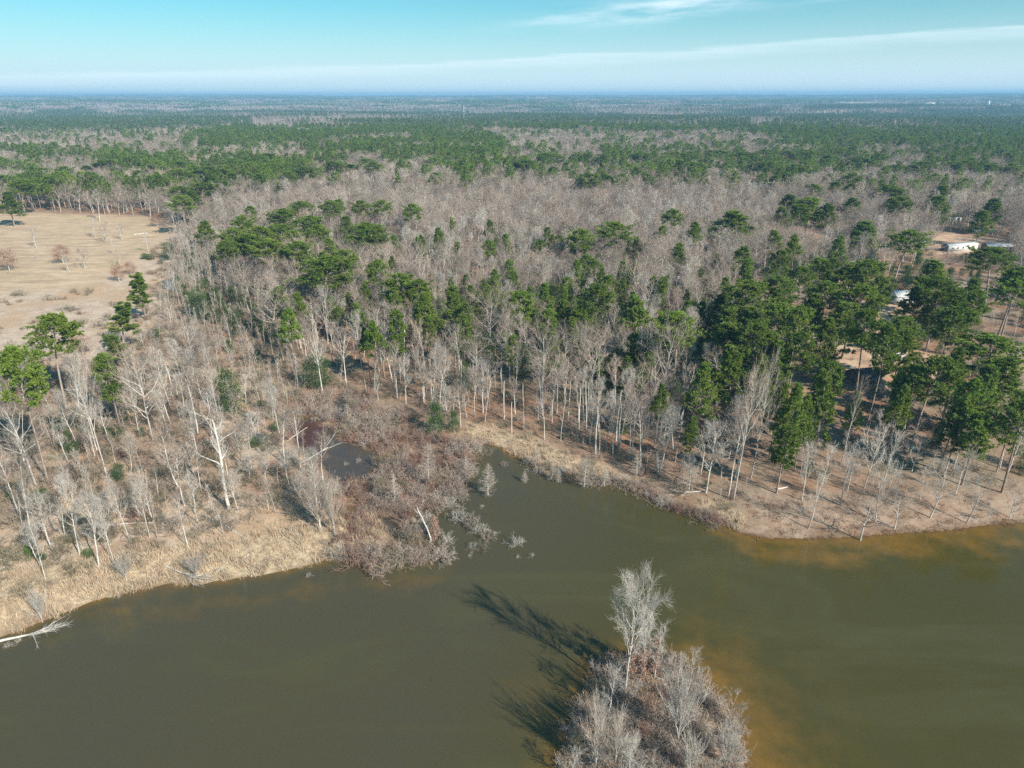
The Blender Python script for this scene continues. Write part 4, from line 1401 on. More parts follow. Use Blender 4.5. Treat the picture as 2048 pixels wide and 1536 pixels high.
for b, t, k, wd, lab in [
    ((1551, 991), (1566, 852), 'pine2', 50, 'dense leaning pine nearest to the open right bank'),
    ((1586, 946), (1608, 795), 'pine5', 50, 'bright pine standing behind the dense leaning one on the right bank'),
    ((1623, 938), (1652, 750), 'pine3', 44, 'thin tall pine with a long pale trunk on the right bank'),
    ((1921, 974), (1976, 828), 'pine2', 58, 'leaning pine right of the pale boulder on the litter slope'),
    ((1772, 905), (1804, 762), 'pine3', 50, 'pine with a long bare trunk left of the pale boulder'),
    ((1800, 903), (1850, 735), 'pine6', 60, 'pine with a long bare trunk behind the pale boulder'),
    ((1319, 882), (1316, 787), 'pine2', 34, 'small bright pine rising above the broad cypress shore'),
    ((1376, 936), (1373, 836), 'pine5', 42, 'small full pine near the wide cypress at the right bank corner'),
    ((1690, 905), (1708, 788), 'pine5', 40, 'short full pine in the middle of the right bank grove'),
    ((2000, 990), (2060, 810), 'pine0', 90, 'tall pine at the right picture edge on the litter slope'),
    ((1875, 945), (1915, 790), 'pine3', 50, 'slender pine left of the leaning pine on the litter slope'),
    ((1700, 850), (1718, 628), 'pine0', 80, 'big bright pine at the centre of the right grove'),
    ((1730, 860), (1770, 650), 'pine6', 50, 'pine with a small bright crown right of the big bright one'),
]:
    hero(PT, k, b, t, w=wd, label=lab)

PINES = [
    # crown top (photo px), crown width px, kind
    (1156, 462, 44, 0), (1236, 447, 58, 0), (1341, 426, 34, 0), (1384, 450, 28, 1), (1469, 430, 84, 5), (1359, 492, 40, 5), (1484, 500, 42, 1), (1496, 527, 38, 5),
    (1039, 585, 46, 2), (1179, 570, 54, 4), (1281, 595, 50, 1), (1379, 605, 26, 2), (1361, 625, 66, 4), (1504, 570, 74, 4), (1450, 625, 70, 5), (1449, 655, 96, 5),
    (1470, 700, 80, 5), (1404, 730, 54, 5), (1319, 767, 26, 1), (1578, 395, 44, 1), (1548, 465, 34, 1), (1596, 476, 30, 1), (1568, 508, 36, 0), (1726, 450, 64, 5), (1681, 477, 38, 5),
    (1808, 467, 62, 0), (1636, 525, 46, 0), (1672, 525, 30, 0), (1736, 532, 62, 4), (1686, 547, 54, 0), (1573, 557, 48, 4), (1611, 542, 48, 0), (1641, 567, 52, 4),
    (1711, 575, 64, 4), (1556, 585, 44, 5), (1628, 595, 54, 5), (1876, 530, 66, 5), (1886, 562, 62, 4), (1836, 587, 64, 5), (1911, 590, 62, 5), (1908, 625, 62, 4),
    (1823, 645, 56, 4), (1998, 507, 72, 0), (2033, 540, 56, 4), (2031, 575, 62, 0), (1943, 570, 48, 5), (1953, 590, 40, 0), (1686, 615, 60, 5),
    (1811, 665, 72, 5), (1586, 665, 54, 6), (1656, 645, 48, 5), (1866, 715, 66, 4), (1921, 702, 54, 5), (2008, 682, 100, 0), (2023, 722, 84, 5), (1975, 735, 70, 5),
    (1548, 612, 54, 4), (1543, 670, 64, 5), (1661, 725, 44, 2), (1802, 772, 36, 1), (1526, 714, 46, 5), (1594, 770, 50, 5), (1563, 760, 50, 5), (1560, 690, 50, 5), (1600, 620, 50, 4), (1500, 620, 60, 5), (1520, 650, 56, 4), (1770, 560, 40, 6), (2041, 787, 50, 5), (1940, 760, 50, 6),
    (640, 520, 88, 4), (690, 503, 46, 0), (742, 520, 38, 6), (800, 548, 54, 2), (835, 560, 38, 2), (848, 585, 52, 5), (902, 575, 48, 5), (600, 585, 32, 1), (572, 618, 38, 1),
    (557, 575, 26, 2), (752, 643, 40, 1), (730, 652, 26, 1), (790, 618, 28, 2), (855, 632, 24, 2), (828, 410, 32, 0), (725, 402, 32, 0), (757, 402, 34, 0),
    (524, 450, 52, 0), (567, 418, 52, 4), (612, 402, 40, 4), (652, 402, 40, 0), (680, 400, 30, 1), (562, 447, 52, 0), (617, 432, 44, 4), (645, 447, 38, 6), (687, 432, 42, 5),
    (725, 447, 54, 4), (755, 450, 34, 0), (590, 459, 40, 0), (537, 475, 50, 4), (565, 492, 40, 5), (505, 465, 52, 4), (600, 480, 40, 4), (660, 478, 40, 5), (700, 470, 40, 5),
    (455, 455, 44, 0), (475, 430, 38, 0), (442, 478, 38, 4), (490, 412, 36, 1), (410, 440, 34, 1),
    (50, 342, 34, 0), (30, 360, 40, 4), (70, 345, 34, 1), (5, 350, 40, 4), (10, 385, 40, 5), (120, 332, 30, 0), (162, 330, 34, 1), (220, 317, 44, 4), (240, 335, 40, 1),
    (220, 345, 38, 1), (302, 330, 38, 1), (305, 352, 36, 0), (270, 347, 26, 1), (350, 322, 52, 0), (345, 342, 42, 4), (380, 338, 42, 4), (410, 335, 40, 0), (425, 350, 42, 1),
    (435, 365, 40, 1), (395, 365, 42, 4), (380, 380, 42, 5), (345, 372, 40, 4), (360, 390, 40, 0), (470, 317, 32, 0), (485, 312, 32, 0), (530, 307, 42, 0), (550, 325, 42, 4),
    (510, 325, 36, 4), (510, 350, 34, 1), (460, 350, 32, 1), (615, 317, 46, 1), (605, 335, 38, 4), (570, 345, 32, 0), (555, 368, 22, 2), (675, 322, 34, 4), (695, 328, 36, 1),
    (730, 317, 34, 0), (750, 325, 32, 0), (845, 320, 24, 1), (870, 312, 34, 0), (910, 325, 26, 0), (950, 315, 34, 0), (1000, 315, 34, 0), (1017, 332, 30, 1), (990, 355, 20, 1),
    (815, 372, 16, 1), (1029, 325, 28, 1), (1054, 320, 30, 4), (1061, 310, 22, 0), (1109, 307, 50, 4), (1099, 335, 30, 1), (1130, 340, 26, 1), (1156, 320, 26, 0), (1176, 307, 26, 0),
    (1201, 322, 28, 1), (1179, 345, 38, 4), (1224, 352, 28, 1), (1160, 355, 28, 1), (1200, 350, 28, 1), (1046, 355, 18, 1), (1274, 305, 46, 4), (1269, 335, 28, 1), (1285, 350, 24, 1),
    (1356, 305, 32, 0), (1359, 320, 36, 4), (1389, 325, 36, 4), (1424, 302, 46, 4), (1479, 305, 46, 4), (1364, 350, 34, 1), (1324, 337, 24, 1), (1382, 305, 30, 0), (1445, 345, 26, 1),
    (1529, 300, 28, 0), (1564, 302, 38, 4), (1604, 300, 42, 4), (1634, 305, 38, 0), (1669, 312, 30, 4), (1709, 317, 42, 4), (1744, 322, 30, 0), (1769, 310, 32, 0), (1519, 327, 38, 4),
    (1554, 335, 28, 1), (1599, 332, 42, 0), (1579, 350, 38, 5), (1634, 372, 34, 4), (1669, 367, 46, 5), (1699, 372, 30, 1), (1799, 332, 38, 0), (1844, 327, 42, 0), (1769, 372, 38, 4),
    (1794, 377, 40, 4), (1884, 375, 48, 5), (1875, 395, 56, 5), (1899, 327, 30, 0), (1934, 325, 38, 0), (1959, 327, 34, 0), (1994, 332, 30, 4), (2024, 332, 30, 0), (1949, 295, 40, 4),
    (1739, 350, 32, 1), (1699, 350, 34, 0), (1985, 402, 50, 5), (1968, 425, 40, 5), (1620, 402, 46, 2), (1660, 415, 44, 5), (1780, 400, 34, 1), (1805, 400, 40, 0), (1565, 420, 36, 1),
    (1600, 415, 34, 2), (1545, 355, 34, 1), (1520, 350, 34, 1), (1700, 400, 36, 1),
]
for i, (u, v, wd, k) in enumerate(PINES):
    hh = {0: 22, 1: 20, 2: 21, 4: 23, 5: 20, 6: 22}[k] * (1.0 + 0.06 * math.sin(i * 2.1))
    if wd < 27:
        hh *= 0.8
    hero(PT, 'pine%d' % k, ('c', u, v, hh + 0.9), w=wd * 1.24)

# ------------------------------------------------------------------ fill of the woods
WOODS = dict(
    dark=GP([(880, 640), (1150, 600), (1300, 640), (1500, 620), (1560, 760), (1500, 850), (1200, 800), (1000, 760), (880, 720)]),
    leftbank=GP([(-300, 740), (60, 745), (200, 705), (330, 650), (450, 690), (560, 760), (640, 800), (560, 860), (600, 930), (660, 1000), (640, 1050), (520, 1080), (400, 1100), (260, 1110), (100, 1140), (-300, 1200)]),
    strip=GP([(345, 470), (385, 455), (420, 520), (470, 600), (560, 700), (640, 790), (560, 800), (440, 740), (330, 690), (320, 620), (345, 560)]),
    grove=GP([(1480, 560), (1900, 540), (2200, 560), (2400, 1000), (2048, 985), (1720, 985), (1540, 1000), (1420, 960), (1440, 800), (1480, 700)]),
    slope=GP([(560, 700), (760, 660), (900, 720), (1050, 780), (1350, 840), (1500, 900), (1450, 1000), (1300, 960), (1100, 890), (940, 850), (800, 800), (660, 780)]),
)
SIGHT = [(1845, 1960, 510), (1955, 2025, 510), (1770, 1832, 612), (1245, 1275, 566), (1108, 1134, 502), (1690, 1748, 770), (1465, 1495, 598), (1735, 1806, 722), (1340, 1362, 562), (1800, 1834, 905)]


def blocks_view(x, y):
    """the gaps in the woods through which the photograph shows buildings"""
    U, V = pix(x, y, np.full(x.shape, 0.8))
    m = np.zeros(x.shape, bool)
    for a, b, v in SIGHT:
        m |= (U > a - 4) & (U < b + 4) & (V > v - 3) & (V < v + 0.05 * v + 14)
    return m


NOGO = [FIELD, BANK, REED, REED2, MARSH] + YARDS
fan_half = math.radians(41)
placed = [(p['x'], p['y']) for p in PL if p['kind'] in (BT, PT)]
PX = np.array([q[0] for q in placed])
PY = np.array([q[1] for q in placed])


def jitter_grid(step, rmin, rmax, rng, half=fan_half):
    n = int(rmax / step) + 2
    gx, gy = np.meshgrid(np.arange(-n, n) * step, np.arange(0, n) * step)
    x = (gx + rng.uniform(-0.48, 0.48, gx.shape) * step).ravel()
    y = (gy + rng.uniform(-0.48, 0.48, gy.shape) * step).ravel()
    r = np.hypot(x, y)
    a = np.abs(np.arctan2(x, y))
    k = (r > rmin) & (r < rmax) & (a < half)
    return x[k], y[k]


def near_area(x, y, margin=0.0):
    bad = lake_d(x, y) > -(1.5 + margin)
    for p in NOGO:
        bad |= sdist(p, x, y) > -(1.0 + margin * 0.3)
    bad |= sdist(ISLE, x, y) > -2
    bad |= blocks_view(x, y)
    return bad


bare_near = []
x, y = jitter_grid(5.5, 95, 520, RNG)
bad = near_area(x, y)
lb = inside(WOODS['leftbank'], x, y)
st = inside(WOODS['strip'], x, y)
gr = inside(WOODS['grove'], x, y)
sl = inside(WOODS['slope'], x, y)
dk = inside(WOODS['dark'], x, y)
u01 = RNG.uniform(0, 1, len(x))
dens = 0.80 + 1.5 * (fbm(x / 30, y / 30, 61, 2) - 0.5)
dens = np.where(gr, 0.14, dens)
dens = np.where(sl, 0.74, dens)
dens = np.where(dk, 0.40, dens)
dens = np.where(lb, 0.46, dens)
dens = np.where(st, 0.0, dens)
keep = (~bad) & (u01 < dens)
x, y, lb, gr, sl = x[keep], y[keep], lb[keep], gr[keep], sl[keep]
if len(PX):
    dmin = np.min(np.hypot(x[:, None] - PX[None, :], y[:, None] - PY[None, :]), 1)
    k = dmin > 2.0
    x, y, lb, gr, sl = x[k], y[k], lb[k], gr[k], sl[k]
PATCH = fbm(x / 26, y / 26, 501, 3)
PATCH2 = fbm(x / 40, y / 40, 503, 2)
for i in range(len(x)):
    rr = random.random()
    if lb[i]:
        key = random.choice(['hw5', 'small0', 'small1', 'hw3', 'hw7'])
        h = {'hw5': 13, 'small0': 7.5, 'small1': 8, 'hw3': 14, 'hw7': 10}[key] * random.uniform(0.7, 1.15)
    elif gr[i]:
        key = random.choice(['small0', 'small2', 'hw4', 'hw0', 'small1'])
        h = {'small0': 8, 'small2': 7.5, 'small1': 8, 'hw4': 12, 'hw0': 14}[key] * random.uniform(0.75, 1.1)
    elif sl[i]:
        key = random.choice(['hw3', 'hw1', 'hw5', 'hw6', 'small1', 'hw0'])
        h = (8 if key == 'small1' else 14) * random.uniform(0.75, 1.15)
    else:
        pn = float(PATCH[i])
        if pn < 0.42:
            key = random.choice(['hw5', 'hw6', 'hw5', 'hw3', 'hw1'])
        elif pn < 0.52:
            key = random.choice(['hw0', 'hw2', 'hw4', 'hw1', 'hw3'])
        elif pn < 0.60:
            key = random.choice(['hw7', 'hw7', 'hw2', 'hw0'])
        else:
            key = random.choice(['hw4', 'hw2', 'hw4', 'small2', 'hw0'])
        h = random.uniform(9.5, 17.0) * (0.85 + 0.35 * float(PATCH2[i])) * (0.7 if key == 'small2' else 1)
    bare_near.append(plant(BT, key, x[i], y[i], h, sxy=h / H0[key] * random.uniform(0.9, 1.2), tilt=random.uniform(-0.05, 0.05)))

# dead poles and thin straight stems along the slope above the inlet
x, y = jitter_grid(7.0, 110, 330, RNG)
k = inside(WOODS['slope'], x, y) & (~near_area(x, y)) & (RNG.uniform(0, 1, len(x)) < 0.42)
for a, b in zip(x[k], y[k]):
    plant(SN, random.choice(['snag0', 'snag3', 'snag2', 'snag0']), a, b, random.uniform(5, 13), sxy=random.uniform(0.5, 0.8), tilt=random.uniform(-0.08, 0.08))
# pale thin stand beside the field, and saplings here and there
x, y = jitter_grid(3.0, 100, 420, RNG)
k = inside(WOODS['strip'], x, y) & (RNG.uniform(0, 1, len(x)) < 0.62)
for a, b in zip(x[k], y[k]):
    far = b > 250
    plant(SAP, random.choice(['sap0', 'sap1', 'sap1', 'sap2']), a, b, random.uniform(8, 13) if far else random.uniform(5, 10), tilt=random.uniform(-0.06, 0.06))
x, y = jitter_grid(5.0, 90, 300, RNG)
k = (~near_area(x, y)) & (RNG.uniform(0, 1, len(x)) < np.where(inside(WOODS['leftbank'], x, y), 0.62, 0.24)) & ~inside(WOODS['strip'], x, y)
for a, b in zip(x[k], y[k]):
    plant(SAP, random.choice(['sap0', 'sap1', 'sap2']), a, b, random.uniform(4, 9), tilt=random.uniform(-0.06, 0.06))
# smaller pines mixed through the middle woods
MIXED = GP([(560, 520), (800, 500), (1100, 520), (1480, 520), (1500, 860), (1250, 830), (1020, 780), (860, 740), (700, 700), (560, 640)])
x, y = jitter_grid(7.5, 110, 420, RNG)
cl = fbm(x / 24 + 3, y / 24, 133, 2)
k = inside(MIXED, x, y) & (~near_area(x, y)) & (RNG.uniform(0, 1, len(x)) < 0.10 + 0.75 * sstep(0.50, 0.60, cl))
for a, b in zip(x[k], y[k]):
    q_ = random.choice(['pine1', 'pine2', 'pine5', 'pine3', 'pine6'])
    h = random.uniform(9, 18)
    plant(PT, q_, a, b, h, sxy=h / H0[q_] * random.uniform(0.85, 1.15))
# evergreen understorey
x, y = jitter_grid(5.0, 110, 430, RNG)
pr = np.where(inside(WOODS['dark'], x, y), 0.72, 0.0)
pr = np.maximum(pr, 0.30 * (fbm(x / 40, y / 40, 91, 2) > 0.5))
pr = np.where(inside(WOODS['grove'], x, y), np.maximum(pr, 0.16), pr)
pr = np.where(inside(WOODS['leftbank'], x, y) | inside(WOODS['slope'], x, y), 0.025, pr)
k = (~near_area(x, y)) & (RNG.uniform(0, 1, len(x)) < pr)
for a, b in zip(x[k], y[k]):
    plant(JU, random.choice(['holly0', 'holly1', 'cedar1', 'holly1']), a, b, random.uniform(3.0, 9.0) if b > 125 else random.uniform(1.5, 3))
# shrubs of the marsh that stand apart in the water
for u, v, wd, k, lab in [
    (1030, 1090, 38, 'shr2', 'lone silvery shrub standing furthest out in the open water'),
    (944, 1096, 26, 'shr2', 'silvery shrub below the long water thicket'),
    (966, 1098, 30, 'shr0', 'thin crooked shrub right of the silvery one below the water thicket'),
    (920, 1038, 44, 'shr2', 'upper left clump of the long thicket in the water'), (936, 1050, 44, 'shr4', 'second clump of the long thicket in the water'),
    (955, 1064, 44, 'shr2', 'third clump of the long thicket in the water'), (972, 1076, 34, 'shr4', 'lower right end clump of the long thicket in the water'),
    (893, 1082, 34, 'shr2', 'silvery shrub in the channel left of the long thicket'), (876, 1112, 30, 'shr2', 'shrub in the water off the tip of the marsh'),
    (892, 1128, 28, 'shr4', 'low spreading shrub in the water below the marsh tip'), (962, 1014, 12, 'shr2', 'tiny shrub in the water above the long thicket'),
    (988, 1068, 12, 'shr2', 'tiny shrub in the water right of the long thicket'), (1062, 1112, 14, 'shr2', 'tiny dead sprig in the water right below the lone shrub'),
    (1034, 1114, 10, 'shr2', 'tiny dead sprig in the water below the lone shrub'), (938, 1112, 10, 'shr2', 'tiny sprig left of the crooked shrub in the water'),
    (912, 984, 22, 'shr2', 'small shrub in the water below the lone inlet cypress'), (862, 1010, 40, 'shr4', 'shrub at the inner end of the channel'),
    (900, 1012, 40, 'shr2', 'shrub right at the mouth of the channel'), (880, 1020, 44, 'shr4', 'wide grey shrub in the channel'), (845, 1040, 40, 'shr2', 'grey shrub on the left side of the channel'),
    (838, 1068, 44, 'shr2', 'grey shrub beside the vine wrapped dead tree'), (868, 1068, 34, 'shr2', 'silvery shrub in front of the vine wrapped dead tree'),
    (690, 928, 12, 'shr2', 'tiny sprig in the blue marsh pool'), (716, 922, 16, 'shr2', 'small sprig at the right of the blue marsh pool'),
    (1005, 930, 16, 'shr4', 'small grey shrub in the dark top of the inlet'), (33, 1282, 16, 'shr2', 'small bare shrub in the water at the left edge'),
    (62, 1268, 12, 'shr2', 'tiny twig in the water beside the fallen white tree'), (14, 1290, 18, 'shr2', 'leaning bare shrub at the left edge of the water'),
    (236, 1192, 12, 'shr2', 'small twig at the left shoreline'), (616, 1150, 14, 'shr2', 'twig shrub at the end of the reed shoreline'),
]:
    dep = G(u, v)[1] * CP + CAM_H * SP
    wm = wd * dep / FPX
    plant(SH, k, *G(u, v, 0.1), max(0.6, wm * 0.62), sxy=wm / 2 / NATIVE_R[k], label=lab, hero=True, z=-0.05)
# shrubs packed over the marsh
x, y = jitter_grid(2.2, 70, 220, RNG)
ms = sdist(MARSH, x, y)
pd_ = np.maximum.reduce([sdist(p, x, y) for p in POOLS])
redm = inside(REDBRUSH, x, y) | inside(REDBRUSH2, x, y)
pd2 = np.maximum.reduce([sdist(p, x, y + 3.2) for p in POOLS])
k = (ms > -1.5) & (pd_ < -1.2) & (pd2 < -0.6) & (lake_d(x, y) < 2.0) & (RNG.uniform(0, 1, len(x)) < 0.80)
marsh_list = []
for a, b, rd in zip(x[k], y[k], redm[k]):
    key = random.choice(['shr3', 'shr3', 'shr3', 'shr6']) if rd else random.choice(['shr6', 'shr7', 'shr6', 'shr4', 'shr5', 'shr7', 'shr0', 'shr3'])
    h = random.uniform(1.3, 3.6) * (0.62 if rd else 1)
    plant(SH, key, a, b, h, sxy=h / H0[key] * random.uniform(0.9, 1.3))
# shrubs along the right shoreline
for t in np.linspace(0, 1, 46):
    pts = [(1060, 935), (1160, 962), (1240, 972), (1300, 990), (1350, 1014), (1400, 1034), (1440, 1050)]
    f = t * (len(pts) - 1)
    i = min(int(f), len(pts) - 2)
    u = pts[i][0] + (pts[i + 1][0] - pts[i][0]) * (f - i) + random.uniform(-8, 8)
    v = pts[i][1] + (pts[i + 1][1] - pts[i][1]) * (f - i) - random.uniform(-2, 14)
    h = random.uniform(1.1, 2.4)
    plant(SH, random.choice(['shr4', 'shr0', 'shr2', 'shr3']), *G(u, v), h, sxy=h / 2.3 * 1.2)

# ------------------------------------------------------------------ which plants are things of their own: those that show largest
CAP = {PT: 296, BT: 296, SAP: 290, SH: 150, JU: 150, SN: 99, CYP: 99, WO: 99}
for p in PL:
    d = math.hypot(p['x'], p['y'], CAM_H)
    U, V = pix(p['x'], p['y'], p['h'] * 0.6)
    p['u'], p['v'] = float(U), float(V)
    p['vis'] = -30 < U < 2078 and V < 1570
    p['size'] = p['h'] * p['sz'] ** 0 / d * (1 if p['vis'] else 0.01) + (10 if (p['hero'] and p['label']) else 0) + (0.02 if p['hero'] else 0)
PX_ALL = np.array([p['x'] for p in PL])
PY_ALL = np.array([p['y'] for p in PL])
ZG = terrain(PX_ALL, PY_ALL)
for p, z in zip(PL, ZG):
    if p['z'] is None:
        p['z'] = max(float(z), -0.25)
things, rest = [], []
for kind, cap in CAP.items():
    L_ = sorted([p for p in PL if p['kind'] == kind], key=lambda p: -p['size'])
    L_vis = [p for p in L_ if p['vis'] or p['label']]
    things += L_vis[:cap]
    ids = set(id(p) for p in L_vis[:cap])
    rest += [p for p in L_ if id(p) not in ids]
print('things', len(things), 'rest', len(rest))

# ------------------------------------------------------------------ labels of the unnamed plants: look + nearest landmark + order
LANDMARK = [
    ('the mown field', 150, 480), ('the brushy lower field', 230, 620), ('the pale sapling stand', 390, 600), ('the umbrella pine', 110, 760), ('the big forked grey tree', 300, 800),
    ('the round evergreen', 460, 790), ('the large white dead tree', 455, 960), ('the left reed bank', 180, 1090), ('the lower reed bank', 480, 1080), ('the blue marsh pool', 690, 920),
    ('the upper marsh', 640, 800), ('the marsh tip', 800, 1090), ('the middle marsh', 760, 980), ('the red marsh brush', 840, 900), ('the lone inlet cypress', 970, 950), ('the inlet reeds', 1080, 890),
    ('the white pole pair', 1165, 810), ('the silvery double stem', 1215, 860), ('the pinkish stub', 1290, 920), ('the right bank corner', 1440, 980), ('the dark evergreens', 1200, 700),
    ('the contorted bare tree', 1320, 740), ('the big dark pine', 1450, 720), ('the wide flat pine', 640, 560), ('the central pine pair', 820, 600), ('the white limb burst', 910, 700),
    ('the litter slope', 850, 780), ('the tall green column pine', 1040, 640), ('the forked white trunk', 1190, 630), ('the pale blue van', 1260, 555), ('the parked blue car', 1120, 495),
    ('the red roofed shed', 1478, 580), ('the reddish clearing', 1610, 495), ('the white trailer home', 1910, 500), ('the white metal building', 1800, 600), ('the concrete pad', 1768, 700),
    ('the dark roofed cabin', 1715, 752), ('the pale boulder', 1815, 900), ('the open right bank', 1700, 1000), ('the right edge slope', 1990, 940), ('the right grove centre', 1700, 640),
    ('the left grove edge', 1560, 640), ('the right edge grove', 1990, 700), ('the first right bank pines', 1570, 860), ('the left pine cluster', 560, 450), ('the pine cluster right side', 700, 440),
    ('the field corner', 345, 430), ('the far field edge', 180, 400), ('the far left pines', 50, 350), ('the ragged left pines', 360, 350), ('the grey woods centre', 920, 430), ('the near pair of centre pines', 1190, 470),
    ('the far centre pine group', 1180, 330), ('the round far pine', 1274, 320), ('the right ridge pines', 1600, 330), ('the bushy centre right pine', 1465, 460), ('the woods behind the clearing', 1620, 420),
    ('the far right ridge', 1900, 340), ('the yard pines', 1885, 400), ('the far middle pines', 600, 330), ('the far middle woods', 880, 340), ('the grey woods left', 480, 540), ('the grey woods right', 1080, 560),
    ('the brown slope behind the shed', 1480, 530), ('the yard woods', 1780, 450), ('the long water thicket', 945, 1055), ('the island', 1300, 1440)]
LOOK = {'snag0': 'white', 'snag3': 'grey', 'snag2': 'stubby limbed', 'snag1': 'crooked limbed', 'pine0': 'flat crowned', 'pine4': 'broad crowned', 'pine1': 'pointed', 'pine2': 'columnar', 'pine3': 'thin', 'pine5': 'full bushy', 'pine6': 'leaning round crowned',
        'hw0': 'grey oval', 'hw1': 'slim grey', 'hw2': 'wide grey', 'hw3': 'narrow grey', 'hw4': 'spreading grey', 'hw5': 'white stemmed', 'hw6': 'pale leaning', 'hw7': 'tan bushy', 'isle0': 'white plumed',
        'small0': 'small pale', 'small1': 'small leaning', 'small2': 'low spreading', 'sap0': 'grey', 'sap1': 'pale', 'sap2': 'tan', 'shr0': 'brown twiggy', 'shr1': 'low brown', 'shr2': 'silvery',
        'shr3': 'russet', 'shr4': 'grey', 'shr5': 'tan', 'shr6': 'pinkish brown', 'shr7': 'wide pinkish brown', 'holly0': 'dark rounded', 'holly1': 'dark upright', 'cedar0': 'green rounded', 'cedar1': 'green pointed', 'fan0': 'fan shaped', 'fan1': 'fan shaped'}
NOUN = {PT: 'pine', BT: 'bare tree', SAP: 'bare sapling', SH: 'bare shrub', JU: 'evergreen bush', SN: 'dead snag', CYP: 'bare cypress', WO: 'brown oak'}
CAT = {PT: 'pine tree', BT: 'tree', SAP: 'sapling', SH: 'shrub', JU: 'bush', SN: 'dead tree', CYP: 'cypress tree', WO: 'oak tree'}
GRP = {PT: 'pines of the lakeside woods', BT: 'leafless trees of the lakeside woods', SAP: 'thin leafless saplings', SH: 'leafless shrubs of the marsh and shore', JU: 'evergreen bushes of the understorey',
       SN: 'dead standing poles', CYP: 'bare cypresses of the inlet', WO: 'withered oaks of the field'}
ORD = ['first', 'second', 'third', 'fourth', 'fifth', 'sixth', 'seventh', 'eighth', 'ninth', 'tenth', 'eleventh', 'twelfth', 'thirteenth', 'fourteenth', 'fifteenth', 'sixteenth', 'seventeenth', 'eighteenth', 'nineteenth', 'twentieth', 'twenty-first', 'twenty-second', 'twenty-third', 'twenty-fourth']
buckets = {}
for p in things:
    if p['label']:
        continue
    best, bd = None, 1e9
    for nme, lu, lv in LANDMARK:
        d = (p['u'] - lu) ** 2 + (2.0 * (p['v'] - lv)) ** 2
        if d < bd:
            best, bd, b0 = nme, d, (lu, lv)
    du, dv = p['u'] - b0[0], p['v'] - b0[1]
    if abs(du) < 16 and abs(dv) < 16:
        rel = 'beside'
    elif abs(du) > 1.6 * abs(dv):
        rel = 'left of' if du < 0 else 'right of'
    else:
        rel = 'behind' if dv < 0 else 'in front of'
    buckets.setdefault((NOUN[p['kind']], LOOK.get(p['key'], 'bare'), rel, best), []).append(p)
for (noun, look, rel, lm), ps in buckets.items():
    ps.sort(key=lambda p: p['u'])
    n = len(ps)
    for i, p in enumerate(ps):
        if n == 1:
            p['label'] = '%s %s standing %s %s' % (look, noun, rel, lm)
        else:
            p['label'] = '%s %s %s %s, %s' % (look, noun, rel, lm, 'leftmost of %d' % n if i == 0 else ('rightmost of %d' % n if i == n - 1 else '%s from the left' % ORD[min(i, 23)]))

for p in things:
    r = link(p['kind'], None)
    r.empty_display_size = 0.5
    r.location = (p['x'], p['y'], p['z'])
    r.rotation_euler = (p['tilt'], 0, p['yaw'])
    r.scale = (p['sxy'], p['sxy'], p['sz'])
    tag(r, p['label'], CAT[p['kind']], p.get('group') or GRP[p['kind']])
    tm, cm = parts_of(p['key'])
    if p['kind'] == SH:
        link('stems', tm, r)
        link('twigs', cm, r)
    else:
        link('trunk', tm, r)
        if cm:
            link('crown', cm, r)

# ------------------------------------------------------------------ the rest of the woods, as masses
groups = {}
for p in rest:
    nm = {PT: 'pine_woodland', BT: 'bare_woodland', SAP: 'sapling_thicket', SH: 'marsh_brush', JU: 'evergreen_understorey'}.get(p['kind'], 'mixed_thicket')
    groups.setdefault(nm, []).append(p)
DESC = {'pine_woodland': 'further pines standing in the mid distance woods', 'bare_woodland': 'mass of leafless hardwoods filling the woods beyond the lake', 'sapling_thicket': 'thicket of thin leafless saplings in the woods',
        'marsh_brush': 'tangled leafless brush covering the marsh', 'evergreen_understorey': 'dark evergreen understorey between the trunks', 'mixed_thicket': 'scattered thicket plants'}
for nm, ps in groups.items():
    keys = sorted(set(p['key'] for p in ps))
    rows = [(keys.index(p['key']), p['x'], p['y'], p['z'], p['yaw'], p['tilt'], p['sxy'], p['sz']) for p in ps]
    scatter_object(nm, keys, rows, DESC[nm])

# brush on the floor of the woods and on the banks
x, y = jitter_grid(3.4, 60, 430, RNG, math.radians(44))
d = lake_d(x, y)
okk = (d < -1.0)
isl = sdist(ISLE, x, y)
lawn_d = sdist(LAWN, x, y)
fld = sdist(FIELD, x, y)
bnk = sdist(BANK, x, y)
lbk = inside(WOODS['leftbank'], x, y)
pr = np.full(len(x), 0.45)
pr = np.where(lbk, 0.82 + 1.1 * np.clip(fbm(x / 16, y / 16, 44, 3) - 0.42, -0.2, 0.5) * 2, pr)
pr = np.where(inside(WOODS['slope'], x, y), 0.62, pr)
pr = np.where(inside(WOODS['grove'], x, y), 0.18, pr)
pr = np.where(inside(WOODS['strip'], x, y), 0.75, pr)
pr = np.where(fld > 0, 0.30 * sstep(0.48, 0.6, fbm(x / 18, y / 18, 45, 2)) + 0.35 * (fld < 9), pr)
pr = np.where((lawn_d > 0) | (bnk > 0) | (isl > 0), 0, pr)
for pp in YARDS:
    pr = np.where(sdist(pp, x, y) > 1, 0.04, pr)
pr = np.where(sdist(MARSH, x, y) > 0, 0, pr)
pr = np.where((sdist(REED, x, y) > 0) | (sdist(REED2, x, y) > 0), 0.26, pr)
k = okk & (RNG.uniform(0, 1, len(x)) < pr)
x, y = x[k], y[k]
z = terrain(x, y)
keys = ['shr0', 'shr1', 'shr4', 'shr3', 'sap2', 'holly0']
q = RNG.uniform(0, 1, len(x))
ki = np.select([q < 0.34, q < 0.62, q < 0.80, q < 0.90, q < 0.96], [0, 1, 2, 3, 4], 5)
